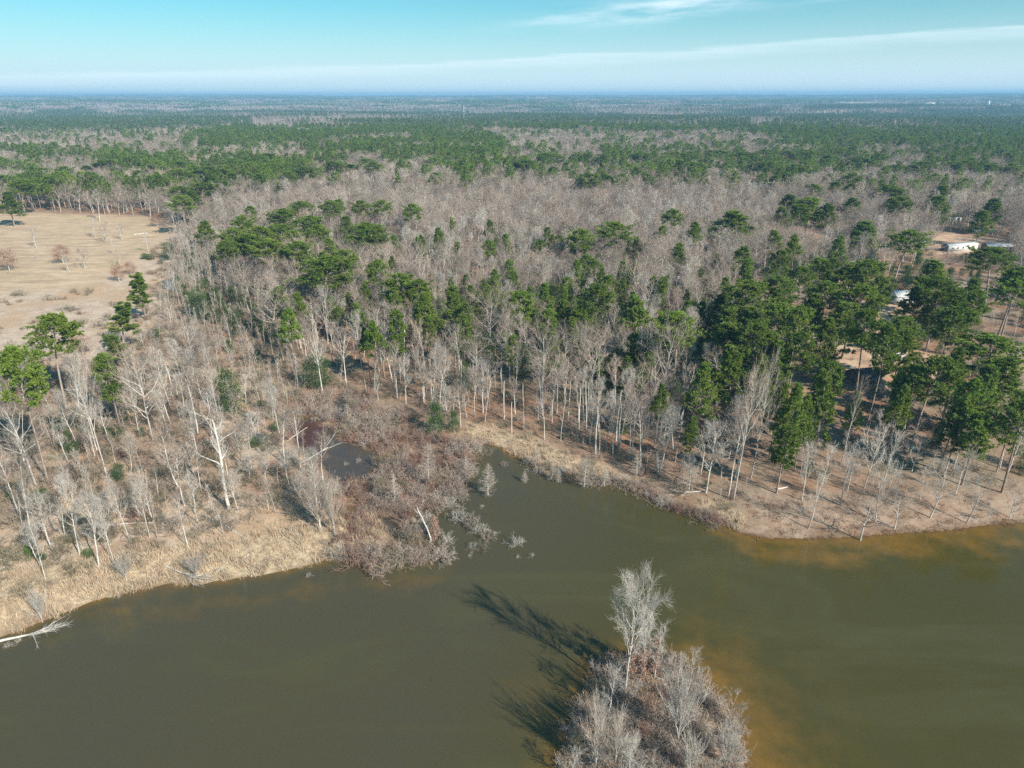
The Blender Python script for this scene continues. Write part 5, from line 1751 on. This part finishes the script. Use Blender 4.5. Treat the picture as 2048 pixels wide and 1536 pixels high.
hs = RNG.uniform(0.45, 1.0, len(x)) * np.where(inside(WOODS['leftbank'], x, y), 1.2, 1.0) * np.where(ki == 4, 0.45, np.where(ki == 5, 0.3, 1.0))
rows = np.stack([ki, x, y, z, RNG.uniform(0, 6.28, len(x)), np.zeros(len(x)), hs * RNG.uniform(1.0, 1.6, len(x)), hs], 1)
scatter_object('forest_brush', keys, rows, 'grey and brown undergrowth brush on the floor of the woods')
print('brush', len(x))

# reeds and dry grass
x, y = jitter_grid(0.95, 55, 190, RNG, math.radians(46))
d = lake_d(x, y)
s1 = sdist(REED, x, y)
s2 = sdist(REED2, x, y)
s3 = sdist(REED3, x, y)
edge = (fbm(x / 4, y / 4, 71, 2) - 0.5) * 5
k = (d < 0.25) & (((s1 + edge) > 0) | ((s2 + edge * 0.5) > 0) | (s3 > 0)) & (RNG.uniform(0, 1, len(x)) < 0.42 + 0.9 * np.clip(fbm(x / 5, y / 5, 72, 2) - 0.35, 0, 1))
x, y = x[k], y[k]
z = np.maximum(terrain(x, y), -0.1)
hs = RNG.uniform(0.5, 1.0, len(x)) * (0.75 + 0.5 * fbm(x / 6, y / 6, 73, 2))
rows = np.stack([RNG.integers(0, 3, len(x)), x, y, z, RNG.uniform(0, 6.28, len(x)), np.zeros(len(x)), hs * 1.15, hs], 1)
scatter_object('reed_bed', ['reed0', 'reed1', 'reed2'], rows, 'pale tan dry reeds along the shore')
print('reeds', len(x))
x, y = jitter_grid(1.7, 55, 230, RNG, math.radians(46))
d = lake_d(x, y)
lbk = inside(WOODS['leftbank'], x, y)
isl = sdist(ISLE, x, y)
fld = (sdist(FIELD, x, y) > 0) & (sdist(LAWN, x, y) < -2)
pr = np.where(lbk, 0.55 * sstep(0.42, 0.6, fbm(x / 11, y / 11, 81, 2)) + 0.12, 0.0)
pr = np.where(isl > 0.5, 0.95, pr)
pr = np.where(fld, 0.35, pr)
pr = np.where(inside(WOODS['slope'], x, y), 0.18, pr)
pr = np.where(sdist(MARSH, x, y) > 0, 0.18, pr)
k = (d < -0.4) & (RNG.uniform(0, 1, len(x)) < pr)
x2, y2 = jitter_grid(0.85, 45, 90, RNG, math.radians(46))
k2 = (sdist(ISLE, x2, y2) > 0.4) & (RNG.uniform(0, 1, len(x2)) < 0.7)
x, y = np.concatenate([x[k], x2[k2]]), np.concatenate([y[k], y2[k2]])
z = terrain(x, y)
hs = RNG.uniform(0.5, 1.15, len(x))
rows = np.stack([RNG.integers(0, 3, len(x)), x, y, z, RNG.uniform(0, 6.28, len(x)), np.zeros(len(x)), hs * 1.2, hs * np.array([1, 1, 0.6])[RNG.integers(0, 3, len(x))]], 1)
scatter_object('dry_grass', ['grass0', 'grass1', 'reed2'], rows, 'tufts of dry grass on the banks and the island')
# sticks, leaf drifts and driftwood on the open bank and waterline
x, y = jitter_grid(1.25, 80, 150, RNG, math.radians(46))
d = lake_d(x, y)
bk = sdist(BANK, x, y) > -1
k = (d < -0.05) & ((bk & (RNG.uniform(0, 1, len(x)) < 0.30)) | ((d > -0.9) & (RNG.uniform(0, 1, len(x)) < 0.55)))
x, y = x[k], y[k]
z = terrain(x, y)
rows = np.stack([RNG.integers(0, 2, len(x)), x, y, z + 0.03, RNG.uniform(0, 6.28, len(x)), np.zeros(len(x)), RNG.uniform(0.4, 1.3, len(x)), RNG.uniform(0.5, 1.2, len(x))], 1)
scatter_object('bank_litter', ['stick0', 'stick1'], rows, 'sticks and drifted leaves lying on the open bank and waterline')
# island undergrowth
x, y = jitter_grid(1.6, 40, 90, RNG, math.radians(46))
k = (sdist(ISLE, x, y) > 0.2) & (RNG.uniform(0, 1, len(x)) < 0.62)
x, y = x[k], y[k]
z = terrain(x, y)
hs = RNG.uniform(0.4, 0.95, len(x))
rows = np.stack([RNG.integers(0, 4, len(x)), x, y, z, RNG.uniform(0, 6.28, len(x)), np.zeros(len(x)), hs * 1.1, hs], 1)
scatter_object('island_brush', ['shr5', 'shr6', 'shr4', 'shr2'], rows, 'tangled brown and grey undergrowth covering the island')

# ------------------------------------------------------------------ distant woods
FARP = [  # outlines in photo pixels at canopy height with the share of pines
    ([(-200, 222), (500, 235), (515, 262), (380, 250), (180, 264), (-200, 264)], 0.68),
    ([(395, 296), (440, 256), (620, 248), (700, 256), (800, 246), (960, 262), (1012, 290), (1000, 322), (850, 322), (760, 330), (640, 306), (520, 296)], 0.66),
    ([(855, 240), (1100, 232), (1350, 248), (1500, 240), (1500, 262), (1300, 268), (1000, 258)], 0.68),
    ([(1490, 262), (1560, 240), (1750, 232), (2300, 240), (2300, 300), (2048, 300), (1920, 286), (1800, 292), (1700, 296), (1600, 290), (1520, 280)], 0.55),
    ([(1960, 270), (2300, 268), (2300, 340), (2040, 336), (1960, 300)], 0.6),
    ([(-200, 296), (150, 300), (400, 312), (700, 312), (1050, 318), (1050, 345), (700, 345), (450, 372), (-200, 400)], 0.38),
    ([(1050, 300), (1240, 302), (1600, 290), (1800, 300), (2300, 318), (2300, 350), (1800, 352), (1500, 360), (1300, 352), (1050, 350)], 0.24),
    ([(60, 270), (380, 262), (400, 280), (380, 296), (60, 296)], 0.08),
    ([(1000, 268), (1480, 268), (1500, 296), (1250, 300), (1040, 300)], 0.06),
    ([(560, 262), (700, 255), (720, 262), (600, 268)], 0.1),
]


def pine_share(x, y):
    r = np.hypot(x, y)
    U, V = pix(x, y, base_terrain(x, y) * 1.0 + 15)
    n = fbm(x / 260 + 7, y / 150 + 3, 201, 3)
    n2 = fbm(x / 900 + 5, y / 500 + 1, 203, 2)
    s = sstep(0.495, 0.54, n * 0.6 + n2 * 0.4) * 0.9
    s = np.where(r < 900, 0.06, s)
    s = s * 0.9 + 0.04
    s = np.where(r > 2600, np.clip(s * 1.15 + 0.14 * sstep(4000, 7000, r) + 0.02, 0, 1), s)
    for poly, v in FARP:
        m = inside(np.array(poly, float), U, V) & (r < 3300)
        clump = sstep(0.42, 0.58, fbm(x / 38, y / 38, 207, 2)) if v < 0.5 else 0.25 + 0.75 * sstep(0.36, 0.46, fbm(x / 90, y / 150, 209, 3))
        s = np.where(m, v * (2.0 * clump if v < 0.5 else 1.2 * clump), s)
    return s


def far_band(step, r0, r1, kp, kh, name, label, hvar=0.2):
    x, y = jitter_grid(step, r0, r1, RNG, math.radians(42))
    sh = pine_share(x, y)
    isp = RNG.uniform(0, 1, len(x)) < sh
    bad = np.zeros(len(x), bool)
    if r0 < 1500:
        for p in (FIELD,):
            bad |= sdist(p, x, y) > -2
        U, V = pix(x, y, base_terrain(x, y))
    clear_ = fbm(x / 300, y / 300, 55, 2) > 0.675
    bad |= clear_ & (np.hypot(x, y) > 2000)
    k = ~bad
    x, y, isp = x[k], y[k], isp[k]
    z = terrain(x, y, np.full(len(x), -100.0))
    hp = RNG.uniform(1 - hvar, 1 + hvar, len(x))
    keys = kp + kh
    ki = np.where(isp, RNG.integers(0, len(kp), len(x)), len(kp) + np.minimum(len(kh) - 1, np.floor(len(kh) * np.clip((fbm(x / 60, y / 60, 401, 3) - 0.5) * 1.6 + RNG.uniform(0.1, 0.9, len(x)), 0, 0.999)).astype(int)))
    sx = hp * RNG.uniform(0.95, 1.25, len(x))
    rows = np.stack([ki, x, y, z, RNG.uniform(0, 6.28, len(x)), np.zeros(len(x)), sx, hp * np.where(isp, 0.98, 0.74 + 0.22 * fbm(x / 70, y / 70, 411, 2))], 1)
    for nm, sel in (('pine', isp), ('bare', ~isp)):
        scatter_object(name.replace('woods', nm + '_woods'), keys, rows[sel], label.replace('woods', nm + ' woods'))
    print(name, len(x), isp.sum())


far_band(7.6, 515, 1500, ['m_pine0', 'm_pine1', 'm_pine2'], ['m_hw0', 'm_hw1', 'm_hw2', 'm_hw3'], 'middle_distance_woods', 'unbroken woods in the middle distance')
far_band(12.5, 1500, 4200, ['f_pine0', 'f_pine1', 'f_pine2'], ['f_hw0', 'f_hw1', 'f_hw2'], 'distant_woods', 'hazy distant woods')
far_band(62, 4200, 15000, ['g_pine0', 'g_pine1', 'g_pine2'], ['g_hw0', 'g_hw1', 'g_hw2'], 'horizon_woods', 'blue hazy woods towards the horizon', 0.15)


# ------------------------------------------------------------------ buildings and other made things
def box_v(cx, cy_, cz, sx, sy, sz):
    V = np.array([[i, j, k] for k in (-.5, .5) for j in (-.5, .5) for i in (-.5, .5)]) * [sx, sy, sz] + [cx, cy_, cz]
    F = np.array([[0, 2, 3, 1], [4, 5, 7, 6], [0, 1, 5, 4], [2, 6, 7, 3], [0, 4, 6, 2], [1, 3, 7, 5]])
    return V, F


def part(name, shapes, mat, parent, bevel=0.0):
    Vs, Fs, off = [], [], 0
    for V, F in shapes:
        Vs.append(V)
        Fs.append(F + off)
        off += len(V)
    me = raw_mesh(name, np.concatenate(Vs), Fs, [M[mat]])
    o = link(name, me, parent)
    if bevel:
        b = o.modifiers.new('bevel', 'BEVEL')
        b.width = bevel
        b.segments = 2
    return o


def gable_roof(parent, Lx, Wy, z0, rise, over, mat, name='roof'):
    a, b = Lx / 2 + over, Wy / 2 + over
    t = 0.14
    ob = []
    for s in (-1, 1):
        V = np.array([[-a, s * b, z0 - over * rise / (Wy / 2)], [a, s * b, z0 - over * rise / (Wy / 2)], [a, 0, z0 + rise], [-a, 0, z0 + rise]])
        V = np.concatenate([V, V + [0, 0, t]])
        F = np.array([[0, 1, 2, 3], [7, 6, 5, 4], [0, 4, 5, 1], [1, 5, 6, 2], [3, 2, 6, 7], [0, 3, 7, 4]])
        ob.append((V, F))
    r = part(name, ob, mat, parent)
    # ribs or courses
    n = int(Lx / 0.9)
    for s in (-1, 1):
        for i in range(n):
            xx = -a + (i + 0.5) * 2 * a / n
            V = np.array([[xx - .03, s * b, z0 - over * rise / (Wy / 2) + t + .001], [xx + .03, s * b, z0 - over * rise / (Wy / 2) + t + .001], [xx + .03, 0, z0 + rise + t + .001], [xx - .03, 0, z0 + rise + t + .001]])
            V = np.concatenate([V, V + [0, 0, 0.05]])
            if i == 0:
                acc = []
            acc.append((V, np.array([[4, 5, 6, 7], [0, 4, 7, 3], [1, 2, 6, 5], [0, 1, 5, 4]])))
        part('roof_seam', acc, mat, r)
    return r


def window(parent, x, y, z, w_, h_, axis='x', s=1):
    """set proud of a wall; axis x: faces +-y"""
    e = 0.05
    if axis == 'x':
        fr = [box_v(x, y + s * 0.03, z + h_ / 2, w_ + 2 * e, .08, e), box_v(x, y + s * .03, z - h_ / 2, w_ + 2 * e, .08, e), box_v(x - w_ / 2, y + s * .033, z, e, .08, h_ - e), box_v(x + w_ / 2, y + s * .033, z, e, .08, h_ - e)]
        pn = [box_v(x, y + s * .012, z, w_ - e, .02, h_ - e)]
    else:
        fr = [box_v(x + s * .03, y, z + h_ / 2, .08, w_ + 2 * e, e), box_v(x + s * .03, y, z - h_ / 2, .08, w_ + 2 * e, e), box_v(x + s * .033, y - w_ / 2, z, .08, e, h_ - e), box_v(x + s * .033, y + w_ / 2, z, .08, e, h_ - e)]
        pn = [box_v(x + s * .012, y, z, .02, w_ - e, h_ - e)]
    f = part('window', fr, 'trim', parent)
    part('pane', pn, 'glass', f)
    return f


def house(name, label, cat, px, yaw, Lx, Wy, Hw, rise, wall, roof, wins=3, end_mat=None, door=True, z_at=None):
    x, y = G(*px)
    r = link(name, None)
    r.location = (x, y, zg(x, y) + 0.02)
    r.rotation_euler = (0, 0, yaw)
    tag(r, label, cat)
    V, F = box_v(0, 0, Hw / 2 + 0.25, Lx, Wy, Hw - 0.5 + 0.5)
    part('wall', [(V, F)], wall, r)
    part('foundation', [box_v(0, 0, 0.0, Lx - .1, Wy - .1, 0.5)], 'concrete', r)
    if rise > 0.05:
        for s in (-1, 1):
            xx = s * (Lx / 2 - 0.06)
            V = np.array([[xx - .05, -Wy / 2, Hw + .25], [xx - .05, Wy / 2, Hw + .25], [xx - .05, 0, Hw + .25 + rise * 0.98], [xx + .05, -Wy / 2, Hw + .25], [xx + .05, Wy / 2, Hw + .25], [xx + .05, 0, Hw + .25 + rise * 0.98]])
            me = raw_mesh('gable', V, [np.array([[0, 2, 1], [3, 4, 5]]), np.array([[0, 3, 5, 2], [1, 2, 5, 4], [0, 1, 4, 3]])], [M[end_mat or wall]])
            link('gable', me, r)
    gable_roof(r, Lx, Wy, Hw + 0.26, max(rise, 0.12), 0.25, roof)
    for i in range(wins):
        xx = -Lx / 2 + (i + 0.8) * Lx / (wins + 0.6)
        window(r, xx, -Wy / 2, Hw * 0.62, 0.95, 0.9, 'x', -1)
    window(r, -Lx / 2, 0, Hw * 0.62, 0.9, 0.9, 'y', -1)
    if door:
        dr = part('door', [box_v(Lx * 0.36, -Wy / 2 - .03, Hw * 0.42 + .25, 0.9, .06, Hw * 0.78)], 'brown', r)
        part('handle', [box_v(Lx * 0.36 + .35, -Wy / 2 - .09, Hw * 0.42, .06, .06, .12)], 'steel', dr)
        part('step', [box_v(Lx * 0.36, -Wy / 2 - .5, 0.12, 1.3, .9, .24)], 'concrete', r)
    return r


trailer = house('trailer_home', 'long white trailer home with dark blue end beside the yard at right', 'trailer home', (1915, 507), math.radians(14), 18, 4.6, 3.0, 0.7, 'white', 'metal_pale', 5, 'blue_dark')
part('end_panel', [box_v(-9.06, 0, 1.75, .10, 4.56, 2.9)], 'blue_dark', trailer)
house('brown_cottage', 'brown walled house with pale metal roof right of the white trailer home', 'house', (1992, 508), math.radians(-8), 13, 6.5, 2.8, 1.1, 'brown', 'metal_pale', 4)
house('metal_building', 'white metal building among the pines below the trailer home', 'shed', (1802, 612), math.radians(8), 9.5, 6, 2.8, 1.6, 'white', 'white', 2)
house('cabin', 'low cabin with a dark shingle roof between the right grove trunks', 'cabin', (1722, 772), math.radians(12), 7.5, 5.5, 2.2, 1.6, 'brown', 'shingle', 2)
house('tool_shed', 'small shed with a red roof left of the grove', 'shed', (1478, 598), math.radians(28), 5.0, 3.6, 2.0, 1.1, 'shingle', 'brick', 1)
house('white_house', 'white house seen behind the yard trees at right', 'house', (1897, 447), math.radians(4), 11, 6, 3.0, 1.6, 'white', 'shingle', 3)
house('roadside_house', 'tiny white roadside building in the far woods right of centre', 'house', (1063, 293), math.radians(6), 34, 12, 5, 2.5, 'white', 'metal_pale', 3)
house('farm_house', 'tiny white house in the far woods at the left edge', 'house', (6, 303), math.radians(3), 14, 8, 4, 2.0, 'white', 'metal_pale', 2)
house('storage_hut', 'small pale hut in the shade right of the pale blue van', 'hut', (1352, 566), math.radians(-10), 4, 3, 2.2, 0.6, 'white', 'shingle', 1)
house('green_roofed_shelter', 'low teal roofed shelter between the yard and the white trailer home', 'shelter', (1955, 473), math.radians(-3), 17, 3.0, 1.8, 0.5, 'brown', 'blue_pale', 3)


def vehicle(name, label, cat, px, yaw, Ln, Wd, Hb, Hc, body, cab0, cab1, roofmat=None):
    x, y = G(*px)
    r = link(name, None)
    r.location = (x, y, zg(x, y))
    r.rotation_euler = (0, 0, yaw)
    tag(r, label, cat)
    part('body', [box_v(0, 0, 0.35 + Hb / 2, Ln, Wd, Hb)], body, r, 0.08)
    a0, a1, i0 = cab0 * Ln, cab1 * Ln, 0.45 if Hc < 1 else 0.12
    zb, zt = 0.35 + Hb + .002, 0.35 + Hb + Hc
    V = np.array([[a0, -Wd * .47, zb], [a1, -Wd * .47, zb], [a1, Wd * .47, zb], [a0, Wd * .47, zb], [a0 + i0, -Wd * .40, zt], [a1 - i0, -Wd * .40, zt], [a1 - i0, Wd * .40, zt], [a0 + i0, Wd * .40, zt]])
    F = np.array([[0, 1, 5, 4], [1, 2, 6, 5], [2, 3, 7, 6], [3, 0, 4, 7], [4, 5, 6, 7], [3, 2, 1, 0]])
    c = part('cabin', [(V, F)], roofmat or body, r)
    for s in (-1, 1):
        q = [V[0 if s < 0 else 3], V[1 if s < 0 else 2], V[5 if s < 0 else 6], V[4 if s < 0 else 7]]
        cen = sum(q) / 4
        W_ = np.array([cen + (p_ - cen) * 0.8 + [0, s * 0.012, 0] for p_ in q])
        part('side_window', [(np.concatenate([W_, W_ + [0, s * .02, 0]]), np.array([[4, 5, 6, 7], [0, 3, 2, 1], [0, 1, 5, 4], [2, 3, 7, 6]]))], 'glass', c)
    for (i1, i2, i3, i4, s) in ((1, 2, 6, 5, 1), (3, 0, 4, 7, -1)):
        q = [V[i1], V[i2], V[i3], V[i4]]
        cen = sum(q) / 4
        W_ = np.array([cen + (p_ - cen) * 0.82 + [s * 0.014, 0, 0] for p_ in q])
        part('windscreen', [(np.concatenate([W_, W_ + [s * .02, 0, 0]]), np.array([[4, 5, 6, 7], [0, 3, 2, 1], [0, 1, 5, 4], [2, 3, 7, 6]]))], 'glass', c)
    for sx in (-.32, .32):
        for sy in (-1, 1):
            th = np.linspace(0, 2 * math.pi, 14, endpoint=False)
            ring = np.stack([np.cos(th) * .34, np.zeros(14), np.sin(th) * .34], 1)
            V = np.concatenate([ring + [sx * Ln, sy * (Wd / 2 - .20), .34], ring + [sx * Ln, sy * (Wd / 2 + .02), .34]])
            j = np.arange(14)
            me = raw_mesh('wheel', V, [np.stack([j, (j + 1) % 14, (j + 1) % 14 + 14, j + 14], 1), np.array([list(range(13, -1, -1)), list(range(14, 28))])], [M['tyre']])
            link('wheel', me, r)
    for sy in (-1, 1):
        part('headlight', [box_v(Ln / 2 + .01, sy * Wd * .36, 0.35 + Hb * .6, .05, .3, .18)], 'trim', r)
    return r


vehicle('camper_van', 'pale blue and white camper van parked among bare trees', 'van', (1262, 566), math.radians(-65), 6.2, 2.3, 1.3, 1.5, 'blue_pale', -.5, .38, 'white')
vehicle('parked_car', 'dark blue car parked in a gap of the woods beside a round pine', 'car', (1120, 502), math.radians(12), 4.6, 1.9, 0.75, 0.7, 'blue_dark', -.32, .28)
vehicle('parked_van', 'white van in the yard at the right picture edge', 'van', (2018, 478), math.radians(20), 5.0, 2.0, 1.0, 0.9, 'white', -.45, .25)
vehicle('farm_pickup', 'small pale pickup on the reddish clearing edge', 'pickup', (1697, 538), math.radians(5), 5.0, 1.9, 0.8, 0.75, 'white', -.1, .3)


def slab(name, label, cat, px_poly, thick, mat, kind=None, joints=True):
    P = GP(px_poly)
    cx, cy_ = P.mean(0)
    z0 = max(zg(a, b) for a, b in P) + 0.02
    n = len(P)
    r = link(name, None)
    r.location = (cx, cy_, z0)
    tag(r, label, cat)
    V = np.array([[a - cx, b - cy_, -0.4] for a, b in P] + [[a - cx, b - cy_, thick] for a, b in P])
    j = np.arange(n)
    me = raw_mesh('surface', V, [np.stack([j, (j + 1) % n, (j + 1) % n + n, j + n], 1), np.array([list(range(n, 2 * n))])], [M[mat]])
    link('surface', me, r)


slab('concrete_pad', 'pale irregular concrete pad in the gap of the right grove', 'concrete pad',
     [(1744, 722), (1765, 716), (1800, 733), (1806, 722), (1790, 705), (1775, 692), (1762, 680), (1738, 682), (1746, 695), (1758, 702), (1750, 712)], 0.12, 'concrete')


def rock(name, label, px, w_px, flat=0.45, seed=1, mat='concrete'):
    rng = np.random.default_rng(seed)
    x, y = G(*px)
    rad = w_px * (y * CP + CAM_H * SP) / FPX / 2
    nu, nv = 14, 8
    V, F = [], []
    for i in range(nv + 1):
        ph = math.pi * i / nv
        for j in range(nu):
            th = 2 * math.pi * j / nu
            rr = rad * (0.85 + 0.3 * math.sin(3 * th + seed) * math.sin(ph) * 0.4 + rng.uniform(-.08, .08))
            V.append([rr * math.sin(ph) * math.cos(th), 0.7 * rr * math.sin(ph) * math.sin(th), flat * rr * math.cos(ph)])
    for i in range(nv):
        for j in range(nu):
            F.append([i * nu + j, (i + 1) * nu + j, (i + 1) * nu + (j + 1) % nu, i * nu + (j + 1) % nu])
    me = raw_mesh(name, np.array(V), [np.array(F)], [M[mat]])
    o = link(name, me)
    o.location = (x, y, zg(x, y) + rad * flat * 0.35)
    tag(o, label, 'rock')


rock('boulder', 'pale boulder among bare trunks on the right litter slope', (1817, 903), 24, 0.6, 3)
rock('boulder', 'small grey stone on the flat of the right bank', (1666, 748), 10, 0.6, 5)


def fallen(label, a_px, b_px, r0=0.2, mat='bark_white', branches=0, seed=1, z=None):
    rng = np.random.default_rng(seed)
    ax, ay = G(*a_px)
    bx, by = G(*b_px)
    d = np.array([bx - ax, by - ay, 0.0])
    Ln = np.linalg.norm(d)
    za = zg(ax, ay)
    za = max(za, 0.0) + r0 * 0.9
    r = link('fallen_tree', None)
    r.location = (ax, ay, za if z is None else z)
    tag(r, label, 'fallen tree', 'fallen trees along the shore')
    T = walk(np.zeros((1, 3)), (d / Ln)[None, :] + [0, 0, 0.01], Ln * (0.6 if branches else 1.0), 8, 0.03, 0.0, rng, r0, r0 * 0.5)
    B = Build()
    B.tube(T, 7, mat, 'trunk')
    link('trunk', B.mesh('fallen_trunk', {'trunk'}), r)
    if branches:
        o, dd, rr, t, _ = spawn(T[0], T[1], branches, 0.55, 1.0, 0.5, 0.2, rng)
        dd[:, 2] = np.abs(dd[:, 2]) * 0.6
        Lm = walk(o, dd, Ln * 0.42 * rng.uniform(.6, 1.1, branches), 6, 0.10, 0.0, rng, r0 * 0.4, 0.02)
        B2 = Build()
        B2.tube(Lm, 4, mat, 'crown')
        o, dd, rr, t, _ = spawn(Lm[0], Lm[1], branches * 9, 0.2, 1.0, 0.5, 0.2, rng)
        dd[:, 2] = np.abs(dd[:, 2]) * 0.6
        Sm = walk(o, dd, Ln * 0.15 * rng.uniform(.5, 1.2, branches * 9), 4, 0.12, 0, rng, 0.025, 0.008)
        B2.tube(Sm, 3, mat, 'crown')
        link('branches', B2.mesh('fallen_branches'), r)


fallen('white fallen tree with branches reaching into the water at the lower left shore', (-10, 1275), (140, 1245), 0.22, branches=12, seed=4)
fallen('pale fallen tree lying over the left shoreline below the reeds', (330, 1130), (425, 1168), 0.18, branches=9, seed=5)
fallen('long white log lying across the blue marsh pool', (598, 925), (690, 868), 0.2, branches=3, seed=6, z=0.55)
fallen('shorter white log left of the marsh pool', (572, 880), (615, 850), 0.14, seed=7, z=0.6)
fallen('grey log in the brush below the large white dead tree', (450, 1055), (500, 1078), 0.2, seed=8)
fallen('thin grey log lying in the left bank reeds', (485, 1115), (528, 1085), 0.13, 'bark', 3, 9)
fallen('white log lying flat among the left bank trees', (195, 1055), (330, 1044), 0.17, 'bark_white', 0, 10)
fallen('thin pale log at the left edge of the reeds', (0, 1122), (75, 1102), 0.15, 'bark_white', 0, 11)
fallen('grey leaning log crossing the reeds of the inlet', (1125, 940), (1078, 875), 0.16, 'bark', 0, 12)
fallen('white log lying at the corner of the right bank', (1400, 985), (1340, 990), 0.12, 'bark_white', 4, 13)
fallen('short white log on the open right bank beside a pine trunk', (1551, 983), (1574, 980), 0.2, 'bark_white', 0, 14)
fallen('pale fallen trunk lying in the upper corner of the mown field', (268, 470), (300, 468), 0.3, 'bark_white', 5, 15)
fallen('dark thin fallen trunk across the island ground', (1335, 1526), (1255, 1480), 0.16, 'bark', 2, 16)
fallen('thin white fallen stem on the island ground', (1306, 1515), (1282, 1475), 0.08, 'bark_white', 0, 17)


# russet vine wrapped round trunks
def vine(label, base, h, w, seed):
    x, y = G(*base)
    B = leafy(seed, h, w, 'vine', 2400, 'egg', 0.17, 60, 0.02, 0.1, 'bark')
    o = link('vine_tangle', B.mesh('vine_tangle'))
    o.location = (x, y, max(zg(x, y), 0))
    tag(o, label, 'vine', 'russet vine tangles')


vine('russet vines wrapped round the dead tree at the marsh tip', (868, 1070), 4.6, 0.75, 301)
vine('russet vines hanging on the right trunk of the island', (1303, 1352), 6.5, 0.8, 302)
vine('russet vines on the middle trunk of the island', (1278, 1365), 6.0, 0.7, 303)
vine('russet vines round the tallest island trunk', (1256, 1366), 7.5, 0.55, 304)
vine('green brown vine column on a bare tree right of the pale blue van', (1380, 600), 6.0, 1.0, 305)


def mast(name, label, px, h, r, guyed=True):
    x, y = G(px[0], px[1], 8)
    g_ = link(name, None)
    g_.location = (x, y, zg(x, y))
    tag(g_, label, 'mast')
    T = (np.array([[[0, 0, 0], [0, 0, h * .5], [0, 0, h]]], float), np.array([[r, r * .8, r * .6]]))
    V, F = tubes(T[0], T[1], 6)
    part('pole', [(V, F)], 'steel', g_)
    for f in (0.75, 0.9, 1.0):
        part('antenna', [box_v(0, 0, h * f, r * 7, r * 1.2, r * 5)], 'trim', g_)
    return g_


mast('radio_mast', 'white communication mast rising from the far woods left of centre', (928, 249), 50, 0.45)
mast('radio_mast', 'faint tall mast on the horizon near the centre', (1015, 206), 112, 0.7)
mast('radio_mast', 'faint tower on the horizon at the far left', (31, 214), 60, 0.8)


def pylon(px, label):
    x, y = G(*px)
    g_ = link('power_pole', None)
    g_.location = (x, y, zg(x, y))
    tag(g_, label, 'power pole', 'power poles along the far line')
    for s in (-1, 1):
        P = np.array([[[s * 2.6, 0, 0], [s * 2.6, 0, 22]]], float)
        V, F = tubes(P, np.array([[.32, .22]]), 6)
        part('post', [(V, F)], 'wood', g_)
    part('crossarm', [box_v(0, 0, 19.5, 13, .4, .5)], 'wood', g_)
    for s in (-5.5, 0, 5.5):
        part('insulator', [box_v(s, 0, 18.6, .3, .3, 1.3)], 'trim', g_)
    return x, y


pp = [pylon((u, v), 'wooden twin pole of the far power line, %s' % w_) for u, v, w_ in ((1090, 296, 'leftmost'), (1140, 297, 'second from left'), (1195, 299, 'third from left'), (1250, 300, 'fourth from left'), (1310, 302, 'fifth from left'), (1378, 304, 'rightmost'))]
for i in range(len(pp) - 1):
    ws = link('power_line', None)
    (ax, ay), (bx, by) = pp[i], pp[i + 1]
    ws.location = (ax, ay, 0)
    tag(ws, 'pale wires of the far power line, span %s' % ('at the left', 'second from left', 'in the middle', 'second from right', 'at the right')[i], 'power line', 'power line spans')
    for s in (-5.5, 0, 5.5):
        t = np.linspace(0, 1, 9)
        P = np.stack([(bx - ax) * t + s * 0.3, (by - ay) * t + s, zg(ax, ay) + 18 - 6 * 4 * t * (1 - t) * 0.4], 1)[None]
        V, F = tubes(P, np.full((1, 9), 0.11), 3)
        part('wire', [(V, F)], 'trim', ws)

# pale quarry strip near the horizon at right: terraces of bare ground with a silo
qx, qy = G(1880, 203.5, 20)
sc_ = 4700 / math.hypot(qx, qy)
qx, qy = qx * sc_, qy * sc_
q = link('quarry_plant', None)
q.location = (qx, qy, zg(qx, qy) + 14)
tag(q, 'pale quarry works with a small white silo near the right horizon', 'quarry')
for i, (dx, dy, sx, sy, sz) in enumerate([(-180, 0, 260, 60, 18), (60, 30, 330, 60, 12), (310, 10, 200, 60, 10), (-60, -10, 60, 30, 30)]):
    V, F = box_v(dx, dy, 0, sx, sy, sz)
    V = V.copy()
    top = V[:, 2] > 0
    V[top, 0] = dx + (V[top, 0] - dx) * 0.86
    V[top, 1] = dy + (V[top, 1] - dy) * 0.6
    part('spoil_bank', [(V, F)], 'concrete', q)
V, F = tubes(np.array([[[250, -30, 0], [250, -30, 24]]], float), np.array([[6, 6.0]]), 12)
part('silo', [(V, F)], 'white', q)

# ------------------------------------------------------------------ air
hb = link('haze', raw_mesh('haze', *(lambda VF: (VF[0], [VF[1]]))(box_v(0, 7700, 60, 34000, 17000, 128)), []))
hm = bpy.data.materials.new('haze_air')
hm.use_nodes = True
ht = hm.node_tree
ht.nodes.clear()
ho = N(ht, 'ShaderNodeOutputMaterial')
pv = N(ht, 'ShaderNodeVolumePrincipled')
pv.inputs['Color'].default_value = (0.33, 0.66, 0.98, 1)
pv.inputs['Density'].default_value = 0.00014
pv.inputs['Anisotropy'].default_value = 0.0
L(ht, pv, 0, ho, 'Volume')
hb.data.materials.append(hm)
tag(hb, kind='stuff')
print('done')
